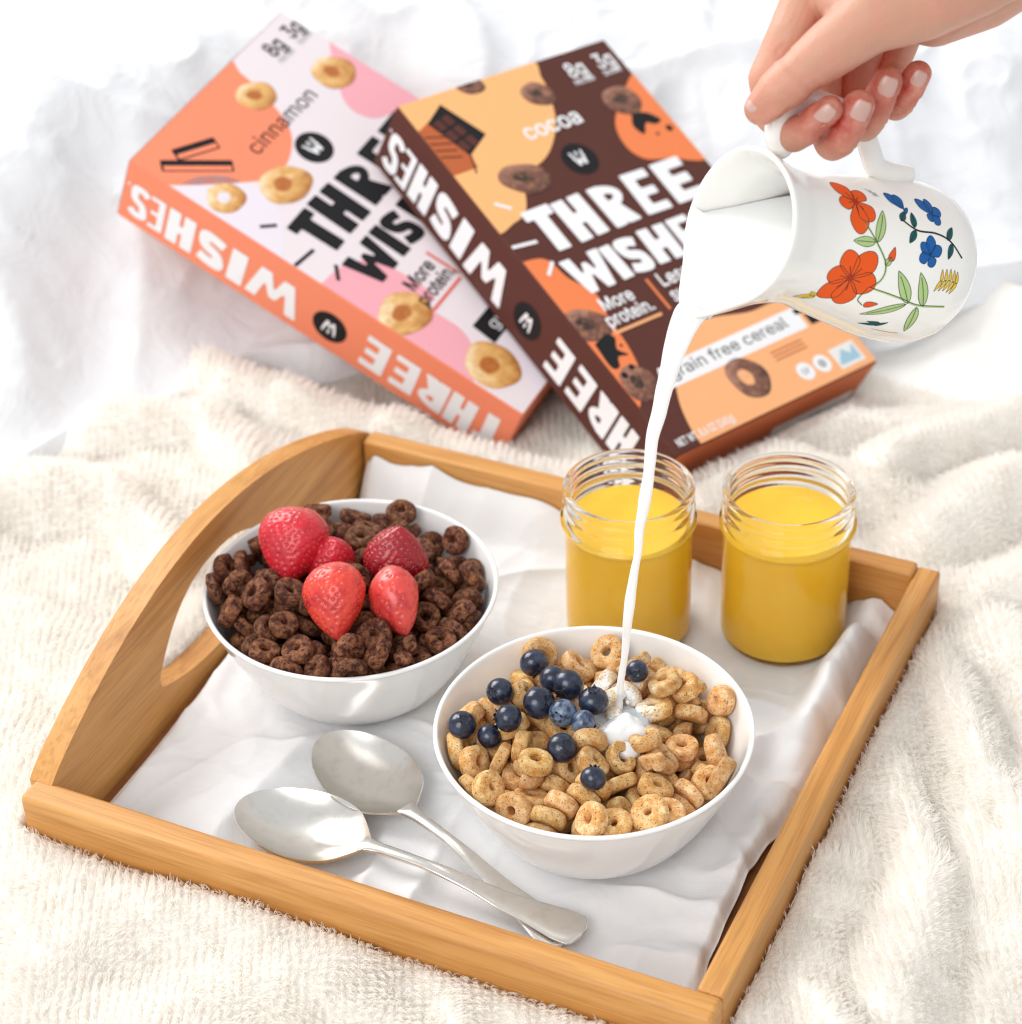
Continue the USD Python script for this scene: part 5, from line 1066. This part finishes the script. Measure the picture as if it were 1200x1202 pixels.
# ------------------------------------------------------------------ the hand
HO = np.array([13.51, -18.076, 33.791])
def hp3(x, y, t): return HO + x * RGT + y * UPV - t * FWD
SPH = {}
def ball(p, r):
    k = round(r, 3)
    if k not in SPH: SPH[k] = manifold3d.Manifold.sphere(r, 28)
    return SPH[k].translate([float(q) for q in p])
def chain(pts):
    out = []
    for (a, ra), (b, rb) in zip(pts[:-1], pts[1:]): out.append(manifold3d.Manifold.batch_hull([ball(a, ra), ball(b, rb)]))
    return out
def J(*q): return (np.array(q[:3], float), q[3])
INDEX = [J(-0.1, 5.2, -0.2, 1.12), J(-1.15, 2.9, -0.1, 0.98), J(-2.0, 1.1, -0.35, 0.88), J(-1.75, -0.4, -1.0, 0.78), J(-0.95, -1.32, -0.2, 0.74), J(-0.42, -1.12, 0.55, 0.72), J(0.28, -0.50, 1.15, 0.62)]
MIDDLE = [J(1.2, 5.4, -1.6, 1.15), J(0.6, 1.8, -3.2, 0.9), J(0.55, -0.3, -2.6, 0.82), J(0.78, -1.55, -0.9, 0.80), J(1.05, -1.45, 0.1, 0.78), J(1.62, -0.28, 0.75, 0.68)]
RING = [J(3.0, 5.4, -2.4, 1.1), J(2.3, 2.4, -4.0, 0.9), J(2.1, 0.6, -3.6, 0.82), J(2.25, -0.55, -2.1, 0.80), J(2.5, -0.25, -1.1, 0.78), J(2.98, 0.95, -0.45, 0.68)]
PINKY = [J(4.6, 5.0, -2.8, 1.0), J(3.9, 2.6, -4.2, 0.78), J(3.75, 1.1, -3.9, 0.70), J(3.75, 0.35, -2.7, 0.68), J(4.0, 0.55, -1.9, 0.66), J(4.48, 1.45, -1.35, 0.58)]
THUMB = [J(6.6, 5.4, 0.9, 1.9), J(4.2, 4.05, 1.5, 1.72), J(1.9, 3.1, 1.7, 1.42), J(-0.9, 1.0, 1.35, 1.05), J(-1.75, 0.25, 1.15, 0.98), J(-2.45, -0.42, 0.9, 0.72)]
WR = J(9.4, 6.9, 0.0, 2.25); FA = [WR, J(12.5, 10.0, -0.6, 2.4), J(17.0, 14.8, -1.5, 2.9), J(23, 21.5, -3, 3.5)]
def W3(c): return [(hp3(*p), r) for p, r in c]
sol = []
for c in (INDEX, MIDDLE, RING, PINKY, THUMB, FA): sol += chain(W3(c))
palm = W3([INDEX[0], MIDDLE[0], RING[0], PINKY[0], WR, J(7.2, 5.3, -1.6, 1.9), J(5.2, 4.2, -1.8, 1.5)])
sol.append(manifold3d.Manifold.batch_hull([ball(p, r) for p, r in palm[:2] + palm[4:]])); sol.append(manifold3d.Manifold.batch_hull([ball(p, r) for p, r in palm[1:3] + palm[4:]])); sol.append(manifold3d.Manifold.batch_hull([ball(p, r) for p, r in palm[2:]]))
w_ = W3([THUMB[0], THUMB[1], THUMB[2], WR, INDEX[0]]); sol.append(manifold3d.Manifold.batch_hull([ball(p, r * 0.9) for p, r in w_]))
man = manifold3d.Manifold.batch_boolean(sol, manifold3d.OpType.Add).refine_to_length(0.15).to_mesh()
m = trimesh.Trimesh(np.array(man.vert_properties[:, :3], float), np.array(man.tri_verts), process=True)
trimesh.smoothing.filter_taubin(m, 0.62, 0.63, 40)
v = np.array(m.vertices); vn = np.array(m.vertex_normals)
loc = np.stack([(v - HO) @ RGT, (v - HO) @ UPV, -(v - HO) @ FWD], -1)
v = v + vn * (0.10 * fb(v, 0.7, 3, 121))[:, None]
# creases across the joints of thumb and fingers
def crease(a, b, t, w=0.07, dpt=0.06):
    global v
    a, b = a[0], b[0]; d = (b - a) / np.linalg.norm(b - a); s = (loc - (a + (b - a) * t)) @ d; q = np.linalg.norm(loc - (a + (b - a) * t), axis=1)
    v = v - vn * (dpt * np.exp(-(s / w) ** 2) * (q < 1.6))[:, None]
for c, k in ((THUMB, 3), (INDEX, 5), (MIDDLE, 4), (RING, 4), (PINKY, 4)):
    for o in (-0.18, 0.02, 0.2): crease(c[k], c[k + 1], o, 0.12, 0.065)
tint = np.tile(np.array([0.56, 0.295, 0.20]), (len(v), 1))
for c in (INDEX, MIDDLE, RING, PINKY, THUMB):        # fingertips and knuckles are redder skin
    p, q = c[-1][0], c[-2][0]; g = np.exp(-(np.linalg.norm(loc - p, axis=1) / 1.25) ** 2) * (1.0 if c is not THUMB else 0.45) + 0.55 * np.exp(-(np.linalg.norm(loc - q, axis=1) / 0.9) ** 2) * (c is not THUMB)
    tint += np.clip(g, 0, 1)[:, None] * (np.array([0.46, 0.105, 0.07]) - [0.56, 0.295, 0.20])
person = thing('person', 'person\'s bare hand gripping the jug handle, forearm leaving at the upper right', 'person')
obj('hand', (v, np.array(m.faces)), 'skin', person, True, tint=np.clip(tint, 0, 1))
def nail(c, nrm, Lh, Wh, rad, back=0.0):
    (q, rq), (p, rp) = c[-2], c[-1]; d = (p - q) / np.linalg.norm(p - q); n_ = np.array(nrm, float); n_ -= d * (n_ @ d); n_ /= np.linalg.norm(n_); s = np.cross(d, n_)
    u, w = np.meshgrid(np.linspace(-1, 1, 22), np.linspace(-1, 1, 18), indexing='ij')
    ww = w * Wh * np.sqrt(np.clip(1 - 0.62 * np.abs(u) ** 3.2, 0, 1)); a = ww / rad
    base = p + d * (0.12 - back) ; ctr = base + n_ * (rp - rad + 0.035)
    V = ctr + (u * Lh - 0.25)[..., None] * d + (np.cos(a) * rad)[..., None] * n_ + (np.sin(a) * rad)[..., None] * s - (0.10 * np.clip(u, 0, 1) ** 2 + 0.03 * np.clip(-u, 0, 1) ** 2)[..., None] * n_
    low = V - 0.06 * n_; f = tri(grid_faces(22, 18)); k = 22 * 18; g = np.arange(k).reshape(22, 18); rg = np.concatenate([g[0], g[1:, -1], g[-1, -2::-1], g[-2:0:-1, 0]]); rn = np.roll(rg, -1)
    F = np.vstack([f, f[:, ::-1] + k, np.stack([rg, rg + k, rn], 1), np.stack([rn, rg + k, rn + k], 1)])
    X = np.vstack([V.reshape(-1, 3), low.reshape(-1, 3)]); X = HO + X[:, :1] * RGT + X[:, 1:2] * UPV - X[:, 2:] * FWD
    obj('fingernail', (X, F), 'nail', person, 60)
nail(INDEX, (0.35, 0.15, 1), 0.52, 0.36, 0.55); nail(MIDDLE, (0.25, 0.05, 1), 0.56, 0.42, 0.62); nail(RING, (0.1, -0.1, 1), 0.52, 0.42, 0.62); nail(PINKY, (0.1, -0.15, 1), 0.44, 0.34, 0.52); nail(THUMB, (-0.50, 0.42, 0.75), 0.55, 0.46, 0.68)
